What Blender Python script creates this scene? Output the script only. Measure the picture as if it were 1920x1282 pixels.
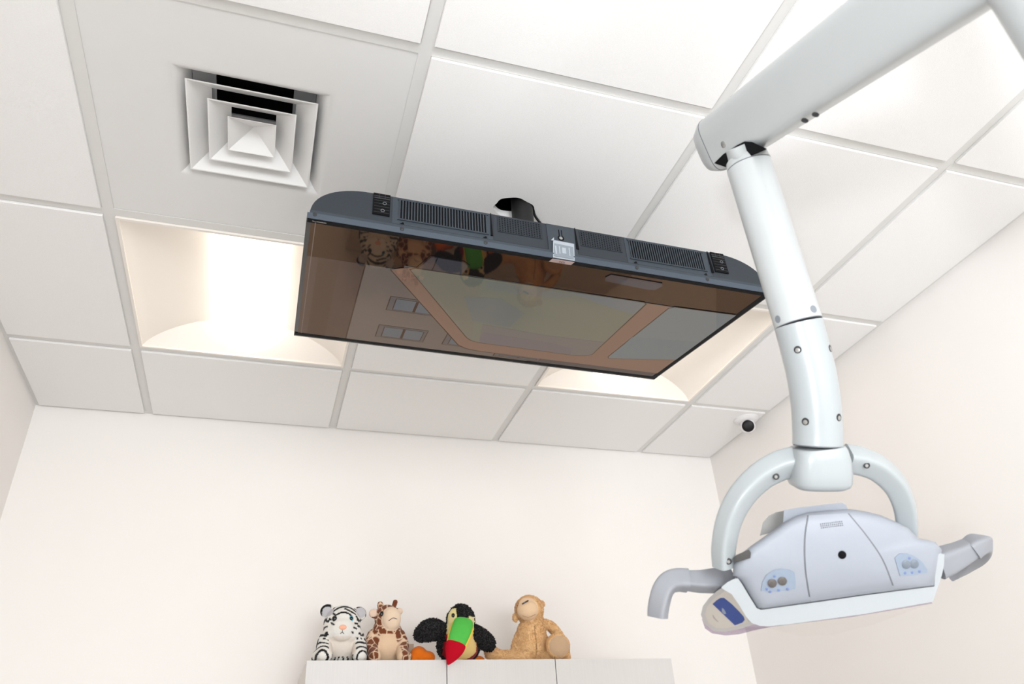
import bpy, bmesh, math, random
import numpy as np
from mathutils import Vector, Matrix, noise

random.seed(7)
for o in list(bpy.data.objects):
    bpy.data.objects.remove(o)
SC = bpy.context.scene
COL = SC.collection

# ------------------------------------------------------------------ camera, world, lights, exposure
ZC = 2.70                                   # height of the ceiling grid
FPX = 1423.56                               # focal length in pixels of a 1920 wide frame
CAM_POS = Vector((0.4284, -2.5663, ZC - 1.2156))
_y, _p, _r = 0.3342, 0.5525, -0.0642        # yaw, pitch, roll surveyed from the ceiling grid
CF = Vector((math.sin(_y)*math.cos(_p), math.cos(_y)*math.cos(_p), math.sin(_p)))
_r0 = Vector((math.cos(_y), -math.sin(_y), 0)); _u0 = _r0.cross(CF)
CR = _r0*math.cos(_r) + _u0*math.sin(_r)
CU = -_r0*math.sin(_r) + _u0*math.cos(_r)
cam_data = bpy.data.cameras.new('camera')
cam = bpy.data.objects.new('camera', cam_data); COL.objects.link(cam)
cam.matrix_world = Matrix(((CR.x, CU.x, -CF.x, CAM_POS.x), (CR.y, CU.y, -CF.y, CAM_POS.y),
                           (CR.z, CU.z, -CF.z, CAM_POS.z), (0, 0, 0, 1)))
cam_data.sensor_width = 36; cam_data.lens = FPX/1920*36; cam_data.clip_start = 0.02
cam_data.dof.use_dof = True; cam_data.dof.focus_distance = 1.65; cam_data.dof.aperture_fstop = 7.0
SC.camera = cam

SC.view_settings.view_transform = 'Standard'
SC.view_settings.look = 'None'
SC.view_settings.exposure = 1.00
SC.view_settings.gamma = 1.0
SC.view_settings.use_curve_mapping = False

world = bpy.data.worlds.new('sky'); SC.world = world; world.use_nodes = True
wb = world.node_tree.nodes['Background']
wb.inputs['Color'].default_value = (0.80, 0.90, 1.0, 1); wb.inputs['Strength'].default_value = 1.0

def area_light(name, loc, direction, sx, sy, power, color):
    d = bpy.data.lights.new(name, 'AREA'); d.shape = 'RECTANGLE'; d.size = sx; d.size_y = sy
    d.energy = power; d.color = color
    o = bpy.data.objects.new(name, d); COL.objects.link(o)
    o.location = loc; o.rotation_euler = Vector(direction).to_track_quat('-Z', 'Y').to_euler()
    return o
# added cool fill lamps outside two made-up windows behind the camera
LEFT_FILL = area_light('added_fill_left', (-0.62, -3.32, 1.22), (1, 0.12, 0.10), 0.42, 0.5, 10, (0.93, 0.97, 1.0))
REAR_FILL = area_light('added_fill_rear', (0.9, -5.80, 1.35), (0, 1, 0.1), 1.7, 1.3, 60, (0.95, 0.975, 1.0))
# photographer's flash beside the camera, turned up at the ceiling
_fd = bpy.data.lights.new('bounce_flash', 'SPOT'); _fd.energy = 42; _fd.color = (0.90, 0.95, 1.0); _fd.spot_size = math.radians(64); _fd.spot_blend = 1.0; _fd.shadow_soft_size = 0.06
FLASH = bpy.data.objects.new('bounce_flash', _fd); COL.objects.link(FLASH)
FLASH.location = (-0.20, -3.22, 1.20); FLASH.rotation_euler = (Vector((1.52, -2.05, ZC+0.05)) - FLASH.location).to_track_quat('-Z', 'Y').to_euler()
LENS_GLOW = 1.25

def at(u, v, depth):
    """world point seen at pixel (u, v) of the survey photograph, depth metres along the view axis"""
    return CAM_POS + (CR*((u-960)/FPX) + CU*((641-v)/FPX) + CF)*depth
def on_y(u, v, y):
    d = CR*((u-960)/FPX) + CU*((641-v)/FPX) + CF
    return CAM_POS + d*((y-CAM_POS.y)/d.y)

# ------------------------------------------------------------------ materials
def nodes_of(m):
    m.use_nodes = True
    return m.node_tree, m.node_tree.nodes['Principled BSDF']
def mat(name, col, rough=0.5, metal=0.0, var=0.0, vscale=40.0, bump=0.0, bscale=200.0, spec=0.5, stretch=None, coat=0.0):
    m = bpy.data.materials.new(name); nt, b = nodes_of(m); L = nt.links
    b.inputs['Roughness'].default_value = rough; b.inputs['Metallic'].default_value = metal
    b.inputs['Specular IOR Level'].default_value = spec; b.inputs['Coat Weight'].default_value = coat
    tc = nt.nodes.new('ShaderNodeTexCoord'); src = tc.outputs['Object']
    if stretch:
        mp = nt.nodes.new('ShaderNodeMapping'); mp.inputs['Scale'].default_value = stretch
        L.new(src, mp.inputs['Vector']); src = mp.outputs['Vector']
    n = nt.nodes.new('ShaderNodeTexNoise'); n.inputs['Scale'].default_value = vscale; n.inputs['Detail'].default_value = 4
    L.new(src, n.inputs['Vector'])
    mx = nt.nodes.new('ShaderNodeMix'); mx.data_type = 'RGBA'
    mx.inputs[6].default_value = tuple(c*(1-var) for c in col) + (1,)
    mx.inputs[7].default_value = tuple(min(1, c*(1+var)) for c in col) + (1,)
    L.new(n.outputs['Fac'], mx.inputs[0]); L.new(mx.outputs[2], b.inputs['Base Color'])
    if bump:
        n2 = nt.nodes.new('ShaderNodeTexNoise'); n2.inputs['Scale'].default_value = bscale; n2.inputs['Detail'].default_value = 3
        L.new(src, n2.inputs['Vector'])
        bp = nt.nodes.new('ShaderNodeBump'); bp.inputs['Strength'].default_value = bump; bp.inputs['Distance'].default_value = 0.002
        L.new(n2.outputs['Fac'], bp.inputs['Height']); L.new(bp.outputs['Normal'], b.inputs['Normal'])
    return m
def glow(name, col, strength):
    m = bpy.data.materials.new(name); nt, b = nodes_of(m)
    b.inputs['Base Color'].default_value = (0.9, 0.88, 0.85, 1)
    b.inputs['Emission Color'].default_value = col + (1,); b.inputs['Emission Strength'].default_value = strength
    return m
def clear(name, tint, gloss=0.12, rough=0.05):
    m = bpy.data.materials.new(name); m.use_nodes = True; nt = m.node_tree; nt.nodes.clear()
    out = nt.nodes.new('ShaderNodeOutputMaterial'); mx = nt.nodes.new('ShaderNodeMixShader')
    t = nt.nodes.new('ShaderNodeBsdfTransparent'); g = nt.nodes.new('ShaderNodeBsdfGlossy')
    t.inputs['Color'].default_value = tint + (1,); g.inputs['Roughness'].default_value = rough
    mx.inputs[0].default_value = gloss
    nt.links.new(t.outputs[0], mx.inputs[1]); nt.links.new(g.outputs[0], mx.inputs[2]); nt.links.new(mx.outputs[0], out.inputs[0])
    return m
def attr_mat(name, rough=0.9, emit=0.0, bump=0.0, bscale=500, spec=0.3, sheen=0.0):
    m = bpy.data.materials.new(name); nt, b = nodes_of(m); L = nt.links
    a = nt.nodes.new('ShaderNodeVertexColor'); a.layer_name = 'Col'
    b.inputs['Roughness'].default_value = rough; b.inputs['Specular IOR Level'].default_value = spec
    b.inputs['Sheen Weight'].default_value = sheen
    if emit:
        b.inputs['Base Color'].default_value = (0.01, 0.01, 0.01, 1)
        L.new(a.outputs['Color'], b.inputs['Emission Color']); b.inputs['Emission Strength'].default_value = emit
    else:
        L.new(a.outputs['Color'], b.inputs['Base Color'])
    if bump:
        tc = nt.nodes.new('ShaderNodeTexCoord'); n2 = nt.nodes.new('ShaderNodeTexNoise'); n2.inputs['Scale'].default_value = bscale
        L.new(tc.outputs['Object'], n2.inputs['Vector'])
        bp = nt.nodes.new('ShaderNodeBump'); bp.inputs['Strength'].default_value = bump; bp.inputs['Distance'].default_value = 0.003
        L.new(n2.outputs['Fac'], bp.inputs['Height']); L.new(bp.outputs['Normal'], b.inputs['Normal'])
    return m

M_WALL = mat('painted_wall', (0.91, 0.87, 0.84), 0.75, var=0.01, vscale=6, bump=0.05, bscale=120)
M_TILE = mat('acoustic_tile', (0.92, 0.90, 0.885), 0.9, var=0.06, vscale=480, bump=0.25, bscale=520, spec=0.2)
M_TEE = mat('grid_metal', (0.76, 0.745, 0.72), 0.45, var=0.01)
M_PANEL = mat('diffuser_enamel', (0.79, 0.775, 0.76), 0.45, var=0.01)
M_VANE = mat('vane_enamel', (0.86, 0.845, 0.83), 0.4, var=0.01)
M_DUCT = mat('duct_dark', (0.012, 0.012, 0.013), 0.8)
M_BRACKET = mat('bracket_zinc', (0.35, 0.35, 0.36), 0.5, metal=0.3)
M_PLENUM = mat('plenum_dark', (0.02, 0.02, 0.02), 0.9)
M_FLOOR = mat('vinyl_floor', (0.54, 0.52, 0.50), 0.5, var=0.15, vscale=8, stretch=(1, 12, 1))
M_REFL = mat('troffer_white', (0.90, 0.84, 0.775), 0.5, var=0.005)
M_LENS = glow('glowing_lens', (1.0, 0.90, 0.78), LENS_GLOW)
M_CAB = mat('pale_laminate', (0.66, 0.63, 0.61), 0.5, var=0.05, vscale=60, stretch=(6, 6, 0.15))
M_EDGE = mat('cabinet_carcass', (0.74, 0.68, 0.63), 0.6, var=0.02)
M_FRAME = mat('window_frame_white', (0.8, 0.8, 0.8), 0.4)
M_PANE = clear('window_glass', (0.97, 0.98, 0.98), 0.06)
M_TVF = mat('tv_frame_bluegrey', (0.050, 0.066, 0.088), 0.42, var=0.04, vscale=300, spec=0.4)
M_TVH = mat('tv_housing_bluegrey', (0.0165, 0.0225, 0.031), 0.55, var=0.06, vscale=500, bump=0.1, bscale=900)
M_TVH2 = mat('tv_housing_light', (0.029, 0.039, 0.051), 0.5, var=0.05, vscale=500, bump=0.1, bscale=900)
M_BLACK = mat('black_plastic', (0.004, 0.004, 0.005), 0.6, spec=0.1)
M_BEZEL = mat('bezel_black', (0.012, 0.011, 0.010), 0.12)
M_MOUNT = mat('mount_black_steel', (0.009, 0.0085, 0.0085), 0.5, var=0.3, vscale=60)
M_STEEL = mat('screw_steel', (0.45, 0.45, 0.44), 0.3, metal=0.9, var=0.1, vscale=200)
M_SCREWD = mat('recess_dark', (0.022, 0.022, 0.024), 0.5)
M_LINE = mat('print_grey', (0.05, 0.053, 0.056), 0.6)
M_STICK = mat('sticker_silver', (0.21, 0.24, 0.27), 0.5, var=0.05, vscale=200)
M_STICK2 = mat('sticker_pink', (0.40, 0.29, 0.27), 0.5)
M_STICKE = mat('sticker_edge', (0.36, 0.39, 0.43), 0.45)
M_WHITEP = mat('lamp_white_enamel', (0.40, 0.425, 0.435), 0.28, var=0.01, spec=0.5, coat=0.15)
M_ARM = mat('arm_enamel_lightened', (0.48, 0.498, 0.50), 0.28, var=0.01, coat=0.15)  # same lamp enamel, coloured lighter to make up for weaker light on the arm
M_TRAY = mat('tray_white', (0.43, 0.452, 0.468), 0.3, var=0.01)
M_GREYP = mat('lamp_grey_shell', (0.325, 0.342, 0.385), 0.42, var=0.015, vscale=900)
M_GREYP2 = mat('lamp_grey_grip', (0.28, 0.285, 0.31), 0.5, var=0.01)
M_SEAM = mat('seam_grey', (0.15, 0.155, 0.17), 0.6)
M_DOT = mat('plug_grey', (0.22, 0.24, 0.27), 0.5)
M_LABEL = mat('label_lightblue', (0.255, 0.300, 0.375), 0.4, var=0.05, vscale=150)
M_ICON = mat('icon_blue', (0.14, 0.19, 0.37), 0.5)
M_BLUE = mat('label_navy', (0.020, 0.055, 0.26), 0.35, var=0.12, vscale=120)
M_BEIGE = mat('label_beige', (0.62, 0.565, 0.51), 0.5)
M_SHIELD = clear('shield_clear', (0.99, 0.985, 0.985), 0.015)
M_SHIELD2 = clear('lens_edge_lilac', (0.72, 0.64, 0.74), 0.25, 0.2)
M_CARD = mat('pale_card', (0.72, 0.55, 0.42), 0.8, var=0.05)
M_DOME = mat('camera_white', (0.80, 0.78, 0.78), 0.35)
M_LENSBLK = mat('camera_lens_black', (0.005, 0.004, 0.005), 0.35, spec=0.2)
M_CABLE = mat('cable_black', (0.01, 0.01, 0.01), 0.5)

# ------------------------------------------------------------------ mesh helpers
BASE = {}
def base_of(o):
    while o is not None:
        if o.name in BASE: return BASE[o.name]
        o = o.parent
    return Vector((0, 0, 0))
def tag(o, label=None, cat=None, group=None, kind=None):
    if label: o['label'] = label
    if cat: o['category'] = cat
    if group: o['group'] = group
    if kind: o['kind'] = kind
    return o
def thing(name, loc, label, cat, group=None):
    o = bpy.data.objects.new(name, None); COL.objects.link(o); o.location = loc
    o.empty_display_size = 0.05
    BASE[o.name] = Vector(loc)
    return tag(o, label, cat, group)
def finish(name, bm, m, parent=None, smooth=35, kind=None):
    bmesh.ops.recalc_face_normals(bm, faces=bm.faces[:])
    if parent is not None:
        bmesh.ops.translate(bm, verts=bm.verts[:], vec=-base_of(parent))
    me = bpy.data.meshes.new(name); bm.to_mesh(me); bm.free()
    for mm in (m if isinstance(m, (list, tuple)) else [m]): me.materials.append(mm)
    if smooth:
        me.polygons.foreach_set('use_smooth', [True]*len(me.polygons))
        me.set_sharp_from_angle(angle=math.radians(smooth))
    o = bpy.data.objects.new(name, me); COL.objects.link(o)
    if parent is not None: o.parent = parent
    if kind: o['kind'] = kind
    return o
def bevel(bm, w, seg=2, ang=25):
    es = [e for e in bm.edges if len(e.link_faces) == 2 and e.calc_face_angle(0) > math.radians(ang)]
    if es and w: bmesh.ops.bevel(bm, geom=es, offset=w, segments=seg, profile=0.5, affect='EDGES', clamp_overlap=True)
def add_box(bm, lo, hi, M=None):
    vs = [bm.verts.new((x, y, z)) for x in (lo[0], hi[0]) for y in (lo[1], hi[1]) for z in (lo[2], hi[2])]
    for f in ((0, 1, 3, 2), (4, 6, 7, 5), (0, 4, 5, 1), (2, 3, 7, 6), (0, 2, 6, 4), (1, 5, 7, 3)):
        bm.faces.new([vs[i] for i in f])
    if M is not None:
        for v in vs: v.co = M @ v.co
    return vs
def box(name, lo, hi, m, parent=None, bev=0, M=None, kind=None):
    bm = bmesh.new(); add_box(bm, lo, hi, M); bevel(bm, bev)
    return finish(name, bm, m, parent, kind=kind)
def add_loft(bm, rings, cap0=True, cap1=True, closed=True):
    R = [[bm.verts.new(p) for p in r] for r in rings]
    n = len(R[0])
    for a, b in zip(R[:-1], R[1:]):
        for i in range(n if closed else n-1):
            j = (i+1) % n
            bm.faces.new((a[i], a[j], b[j], b[i]))
    if closed and cap0: bm.faces.new(R[0])
    if closed and cap1: bm.faces.new(R[-1])
    return R
def loft(name, rings, m, parent=None, bev=0, smooth=35, kind=None, cap0=True, cap1=True, closed=True):
    bm = bmesh.new(); add_loft(bm, rings, cap0, cap1, closed); bevel(bm, bev)
    return finish(name, bm, m, parent, smooth, kind)
def superring(w, h, n=4.0, k=28):
    out = []
    for i in range(k):
        a = 2*math.pi*i/k; c, s = math.cos(a), math.sin(a)
        out.append((math.copysign(abs(c)**(2/n), c)*w/2, math.copysign(abs(s)**(2/n), s)*h/2))
    return out
def frames(path, ref):
    out = []
    for i, p in enumerate(path):
        t = (path[min(i+1, len(path)-1)] - path[max(i-1, 0)]).normalized()
        r = ref[i] if isinstance(ref, list) else ref
        b = (r - t*r.dot(t)).normalized(); out.append((p, b.cross(t), b))
    return out
def add_sweep(bm, path, ref, sizes, n=4.0, k=28):
    rings = []
    for (p, s, b), (w, h) in zip(frames(path, ref), sizes):
        rings.append([p + s*x + b*y for x, y in superring(w, h, n, k)])
    add_loft(bm, rings)
def sweep(name, path, ref, sizes, m, parent=None, n=4.0, k=28, bev=0, smooth=40):
    if isinstance(sizes, tuple): sizes = [sizes]*len(path)
    bm = bmesh.new(); add_sweep(bm, path, ref, sizes, n, k); bevel(bm, bev, ang=50)
    return finish(name, bm, m, parent, smooth)
def smoothpath(pts, sub=6):
    """Catmull-Rom through points (tuples of any length)"""
    P = [Vector(p) for p in pts]; P = [P[0]*2-P[1]] + P + [P[-1]*2-P[-2]]
    out = []
    for i in range(1, len(P)-2):
        a, b, c, d = P[i-1:i+3]
        for k in range(sub):
            t = k/sub
            out.append(0.5*((2*b) + (c-a)*t + (2*a-5*b+4*c-d)*t*t + (3*b-a-3*c+d)*t**3))
    out.append(P[-2]); return out
def add_prism(bm, pts_a, pts_b):
    add_loft(bm, [pts_a, pts_b])
def prism(name, pts_a, pts_b, m, parent=None, bev=0, seg=2, smooth=35, kind=None):
    bm = bmesh.new(); add_prism(bm, pts_a, pts_b); bevel(bm, bev, seg)
    return finish(name, bm, m, parent, smooth, kind)
def disc(name, c, nrm, r, depth, m, parent, k=20, bev=0.0):
    """a short round plug centred on c, sticking out depth along nrm"""
    nrm = nrm.normalized(); a = nrm.orthogonal().normalized(); b = nrm.cross(a)
    ring = lambda q, rr: [c + nrm*q + (a*math.cos(2*math.pi*i/k) + b*math.sin(2*math.pi*i/k))*rr for i in range(k)]
    return loft(name, [ring(-depth, r), ring(depth*0.6, r), ring(depth, r*0.85)], m, parent)
def screw(c, nrm, r, parent, name='screw', m=None):
    s = disc(name, c, nrm, r, 0.0008, m or M_STEEL, parent, 16)
    return s
def text_mesh(name, txt, size, M, m, parent):
    cu = bpy.data.curves.new(name, 'FONT'); cu.body = txt; cu.size = size; cu.extrude = 0.00005
    cu.align_x = 'CENTER'; cu.align_y = 'CENTER'
    o = bpy.data.objects.new('tmp', cu); COL.objects.link(o)
    bpy.context.view_layer.update()
    me = bpy.data.meshes.new_from_object(o.evaluated_get(bpy.context.evaluated_depsgraph_get()))
    bpy.data.objects.remove(o)
    me.transform(Matrix.Translation(-base_of(parent)) @ M); me.materials.clear(); me.materials.append(m); me.name = name
    ob = bpy.data.objects.new(name, me); COL.objects.link(ob); ob.parent = parent
    return ob

# ------------------------------------------------------------------ the room
XL, XR, YB, YR = -0.342, 2.165, 0.0, -5.60
T = 0.61
def wall_with_hole(name, axis, pos, thick, a0, a1, hole=None):
    """wall in the plane axis=pos; a along the wall, z up; hole = (a0, a1, z0, z1)"""
    bm = bmesh.new(); top = ZC + 0.30
    rects = [(a0, a1, 0, top)] if not hole else [(a0, hole[0], 0, top), (hole[1], a1, 0, top), (hole[0], hole[1], 0, hole[2]), (hole[0], hole[1], hole[3], top)]
    for p, q, z0, z1 in rects:
        if axis == 'x': add_box(bm, (pos, p, z0), (pos+thick, q, z1))
        else: add_box(bm, (p, pos, z0), (q, pos+thick, z1))
    return tag(finish(name, bm, M_WALL, smooth=0), kind='structure')
HL = (-3.70, -2.94, 0.85, 1.62)
HR = (-0.05, 1.85, 0.70, 2.05)
wall_with_hole('wall_back', 'y', 0.0, 0.1, XL-0.1, XR+0.1)
wall_with_hole('wall_left', 'x', XL-0.1, 0.1, YR, 0.0, HL)
wall_with_hole('wall_right', 'x', XR, 0.1, YR, 0.0)
wall_with_hole('wall_rear', 'y', YR-0.1, 0.1, XL-0.1, XR+0.1, HR)
tag(box('floor', (XL-0.1, YR-0.1, -0.1), (XR+0.1, 0.1, 0), M_FLOOR), kind='structure')
ceiling = tag(box('ceiling', (XL-0.1, YR-0.1, ZC+0.30), (XR+0.1, 0.1, ZC+0.36), M_PLENUM), kind='structure')
def window(name, axis, pos, h):
    bm = bmesh.new(); w = 0.04
    bars = [(h[0], h[0]+w, h[2], h[3]), (h[1]-w, h[1], h[2], h[3]), (h[0]+w, h[1]-w, h[2], h[2]+w), (h[0]+w, h[1]-w, h[3]-w, h[3])]
    for p, q, z0, z1 in bars:
        if axis == 'x': add_box(bm, (pos-0.02, p, z0), (pos+0.02, q, z1))
        else: add_box(bm, (p, pos-0.02, z0), (q, pos+0.02, z1))
    f = tag(finish(name, bm, M_FRAME, smooth=0), kind='structure')
    if axis == 'x': box('pane', (pos-0.003, h[0]+w, h[2]+w), (pos+0.003, h[1]-w, h[3]-w), M_PANE, f)
    else: box('pane', (h[0]+w, pos-0.003, h[2]+w), (h[1]-w, pos+0.003, h[3]-w), M_PANE, f)
window('fill_window_1', 'x', XL-0.05, HL)  # unseen window, put in as an opening for the left fill lamp
window('fill_window_2', 'y', YR-0.05, HR)  # unseen window, put in as an opening for the rear fill lamp

# suspended ceiling: tiles drop 9 mm below the face of the tees
XS = [XL, 0.0, T, 2*T, 3*T, XR]
YS = [YB, -0.442] + [-0.442-T*k for k in range(1, 9)] + [YR]
DROP, TW, GAP = 0.0065, 0.024, 0.0015
def tile_mesh(x0, x1, y0, y1):
    bm = bmesh.new()
    e = TW/2 + GAP
    rect = lambda i, z: [(x0+i, y0+i, z), (x1-i, y0+i, z), (x1-i, y1-i, z), (x0+i, y1-i, z)]
    add_loft(bm, [rect(0.002, 0.012), rect(0.002, 0.0012), rect(e, 0.0012), rect(e, -DROP+0.0006), rect(e+0.0006, -DROP)])
    bmesh.ops.recalc_face_normals(bm, faces=bm.faces[:])
    me = bpy.data.meshes.new('ceiling_tile'); bm.to_mesh(me); bm.free(); me.materials.append(M_TILE)
    return me
full = tile_mesh(-T/2, T/2, -T/2, T/2)
def link_child(name, me, parent, loc):
    o = bpy.data.objects.new(name, me); COL.objects.link(o); o.parent = parent; o.location = loc; return o
SKIP = {(1, 2): 'diffuser', (2, 2): 'holed', (1, 1): 'light', (3, 1): 'light'}
for i in range(5):
    for j in range(len(YS)-1):
        if (i, j) in SKIP: continue
        x0, x1, y1, y0 = XS[i], XS[i+1], YS[j], YS[j+1]
        c = ((x0+x1)/2, (y0+y1)/2, ZC)
        if abs(x1-x0-T) < 1e-4 and abs(y1-y0-T) < 1e-4: me = full
        else: me = tile_mesh(x0-c[0], x1-c[0], y0-c[1], y1-c[1])
        link_child('ceiling_tile', me, ceiling, c)
# the tile cut for the television pole
def holed_tile():
    cx, cy = (XS[2]+XS[3])/2, (YS[2]+YS[3])/2
    bm = bmesh.new(); e = TW/2+GAP; N = 64; hx, hy = 0.899-cx, -1.289-cy
    hole, outer = [], []
    for k in range(N):
        a = 2*math.pi*k/N
        r = 1 + 0.05*math.sin(3*a+1) + 0.03*math.sin(7*a)
        hole.append((hx + 0.050*r*math.cos(a), hy + 0.034*r*math.sin(a)))
        dx, dy = math.cos(a), math.sin(a); h = T/2-e
        s = min([(h-hx)/dx if dx > 1e-9 else 9, (-h-hx)/dx if dx < -1e-9 else 9, (h-hy)/dy if dy > 1e-9 else 9, (-h-hy)/dy if dy < -1e-9 else 9])
        outer.append((hx+dx*s, hy+dy*s))
    for cxx, cyy in ((1, 1), (-1, 1), (1, -1), (-1, -1)):      # snap one ray to each corner
        h = T/2-e; k = min(range(N), key=lambda q: (outer[q][0]-cxx*h)**2+(outer[q][1]-cyy*h)**2); outer[k] = (cxx*h, cyy*h)
    ring = lambda pts, z: [(x, y, z) for x, y in pts]
    grow = [(x*(T/2-0.002)/(T/2-e), y*(T/2-0.002)/(T/2-e)) for x, y in outer]
    add_loft(bm, [ring(hole, 0.012), ring(hole, -DROP), ring(outer, -DROP), ring(outer, 0.0012), ring(grow, 0.0012), ring(grow, 0.012)], False, False)
    bmesh.ops.recalc_face_normals(bm, faces=bm.faces[:])
    me = bpy.data.meshes.new('ceiling_tile'); bm.to_mesh(me); bm.free(); me.materials.append(M_TILE)
    o = link_child('ceiling_tile', me, ceiling, (cx, cy, ZC)); o['label'] = 'ceiling tile with a rough oval hole cut around a black pole'
holed_tile()
for i in range(1, 5):
    box('main_tee', (XS[i]-TW/2, YR, ZC), (XS[i]+TW/2, YB, ZC+0.0012), M_TEE, ceiling)
    box('main_tee', (XS[i]-0.001, YR, ZC+0.0012), (XS[i]+0.001, YB, ZC+0.03), M_TEE, ceiling)
for j in range(1, len(YS)-1):
    for i in range(5):
        x0 = XS[i] + (TW/2 if i else 0); x1 = XS[i+1] - (TW/2 if i < 4 else 0)
        box('cross_tee', (x0, YS[j]-TW/2, ZC-0.0004), (x1, YS[j]+TW/2, ZC+0.0010), M_TEE, ceiling)
for n, lo, hi in ((1, (XL, YR, ZC-0.0006), (XL+0.019, YB, ZC+0.0006)), (2, (XR-0.019, YR, ZC-0.0006), (XR, YB, ZC+0.0006)),
                  (3, (XL+0.019, YB-0.019, ZC-0.0006), (XR-0.019, YB, ZC+0.0006))):
    tag(box('trim_%d' % n, lo, hi, M_TEE), kind='structure')

# ------------------------------------------------------------------ recessed lights
def troffer(x0, x1, y0, y1, label):
    cx, cy = (x0+x1)/2, (y0+y1)/2
    t = thing('ceiling_light', (cx, cy, ZC), label, 'ceiling light', 'recessed lights in the ceiling grid')
    e = TW/2 + 0.001; X0, X1, Y0, Y1 = x0+e, x1-e, y0+e, y1-e
    W = (X1-X0)/2; lip = 0.007
    bm = bmesh.new()
    for lo, hi in (((X0, Y0, ZC-0.006), (X1, Y0+lip, ZC+0.014)), ((X0, Y1-lip, ZC-0.006), (X1, Y1, ZC+0.014)),
                   ((X0, Y0+lip, ZC-0.006), (X0+lip, Y1-lip, ZC+0.014)), ((X1-lip, Y0+lip, ZC-0.006), (X1, Y1-lip, ZC+0.014))):
        add_box(bm, lo, hi)
    finish('frame', bm, M_REFL, t, smooth=0)
    # vaulted reflectors either side, their ends cut by sloping end plates
    A, H, K = W-lip, 0.085, 0.75
    zv = lambda u: H*(1-(u/A)**2)**0.8
    ya = lambda z: Y0+lip + K*z
    yb = lambda z: Y1-lip - K*z
    prof = [-A + 2*A*k/48 for k in range(49)]
    for s in (-1, 1):
        us = [u for u in prof if u*s >= 0.085]
        rows = [[Vector((cx+u, ya(zv(u)), ZC+zv(u))) for u in us], [Vector((cx+u, yb(zv(u)), ZC+zv(u))) for u in us]]
        back = [[p + Vector((0, 0, 0.004)) for p in r] for r in rows]
        bm = bmesh.new(); add_loft(bm, rows, closed=False); add_loft(bm, back, closed=False)
        finish('reflector', bm, M_REFL, t)
    for yy, sg in ((ya, 1), (yb, -1)):
        low = [Vector((cx+u, yy(0), ZC)) for u in prof]; up = [Vector((cx+u, yy(zv(u)), ZC+zv(u))) for u in prof]
        bm = bmesh.new(); add_loft(bm, [low, up], closed=False)
        bmesh.ops.remove_doubles(bm, verts=bm.verts[:], dist=1e-6)
        finish('end_plate', bm, M_REFL, t, smooth=0)
    # the lens: a barrel hanging down between the reflectors
    r = 0.103
    arc = [(-r*math.cos(math.pi*k/32), 0.088-0.082*math.sin(math.pi*k/32)**0.9) for k in range(33)]
    ra = [Vector((cx+u, ya(z)+0.001, ZC+z)) for u, z in arc]; rb = [Vector((cx+u, yb(z)-0.001, ZC+z)) for u, z in arc]
    finish_bm = bmesh.new(); add_loft(finish_bm, [ra, rb])
    finish('lens', finish_bm, M_LENS, t)
    box('housing', (X0+0.004, Y0+0.004, ZC+0.095), (X1-0.004, Y1-0.004, ZC+0.115), M_TEE, t)
    return t
troffer(0, T, YS[2], YS[1], 'square recessed ceiling light glowing left of the television')
troffer(2*T, 3*T, YS[2], YS[1], 'square recessed ceiling light mostly hidden behind the television')


# ------------------------------------------------------------------ air diffuser
def diffuser():
    x0, x1, y0, y1 = 0.003, T-0.003, YS[3]+0.003, YS[2]-0.003
    cx, cy = 0.3065, -1.362
    t = thing('air_diffuser', (cx, cy, ZC), 'white square ceiling air diffuser with three nested vanes in a flat panel', 'air vent')
    sq = lambda h, z: [Vector((cx-h, cy-h, z)), Vector((cx+h, cy-h, z)), Vector((cx+h, cy+h, z)), Vector((cx-h, cy+h, z))]
    bm = bmesh.new()
    outer = [Vector((x0, y0, ZC+0.0016)), Vector((x1, y0, ZC+0.0016)), Vector((x1, y1, ZC+0.0016)), Vector((x0, y1, ZC+0.0016))]
    rings = [outer, sq(0.155, ZC+0.0016)]
    for k in range(1, 9):                                  # flare curving up into the neck
        a = k/8*math.pi/2*0.92
        rings.append(sq(0.155-0.037*math.sin(a)*1.0, ZC+0.0016+0.055*(1-math.cos(a))))
    add_loft(bm, rings, False, False)
    finish('panel', bm, M_PANEL, t, smooth=25)
    bm = bmesh.new(); add_loft(bm, [sq(0.119, ZC+0.048), sq(0.119, ZC+0.28)], False, True)
    finish('duct_neck', bm, M_DUCT, t, smooth=0)
    def cone(b, zt, top, th=0.0022, name='vane'):
        bm = bmesh.new()
        z0 = ZC-0.003
        add_loft(bm, [sq(b, z0), sq(top, zt), sq(top-th, zt), sq(b-th*1.4, z0), sq(b, z0)], False, False)
        bmesh.ops.remove_doubles(bm, verts=bm.verts[:], dist=1e-6)
        return finish(name, bm, M_VANE, t, smooth=0)
    cone(0.1235, ZC+0.031, 0.083); cone(0.0845, ZC+0.029, 0.046)
    bm = bmesh.new()
    ap = bm.verts.new((cx, cy, ZC+0.028)); lo = [bm.verts.new(p) for p in sq(0.0455, ZC-0.003)]
    ob = [bm.verts.new(p) for p in sq(0.047, ZC-0.003)]; ot = [bm.verts.new(p) for p in sq(0.004, ZC+0.031)]
    for i in range(4):
        j = (i+1) % 4
        bm.faces.new((lo[i], lo[j], ap)); bm.faces.new((ob[i], ob[j], lo[j], lo[i])); bm.faces.new((ob[i], ob[j], ot[j], ot[i]))
    bm.faces.new(ot)
    finish('centre_vane', bm, M_VANE, t, smooth=0)
    for s in (-1, 1):
        box('bracket', (cx+s*0.096-0.022, cy-0.118, ZC+0.044), (cx+s*0.096+0.022, cy+0.118, ZC+0.048), M_BRACKET, t)
    box('cross_bar', (cx-0.09, cy-0.006, ZC+0.048), (cx+0.09, cy+0.006, ZC+0.052), M_BRACKET, t)
diffuser()

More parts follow.
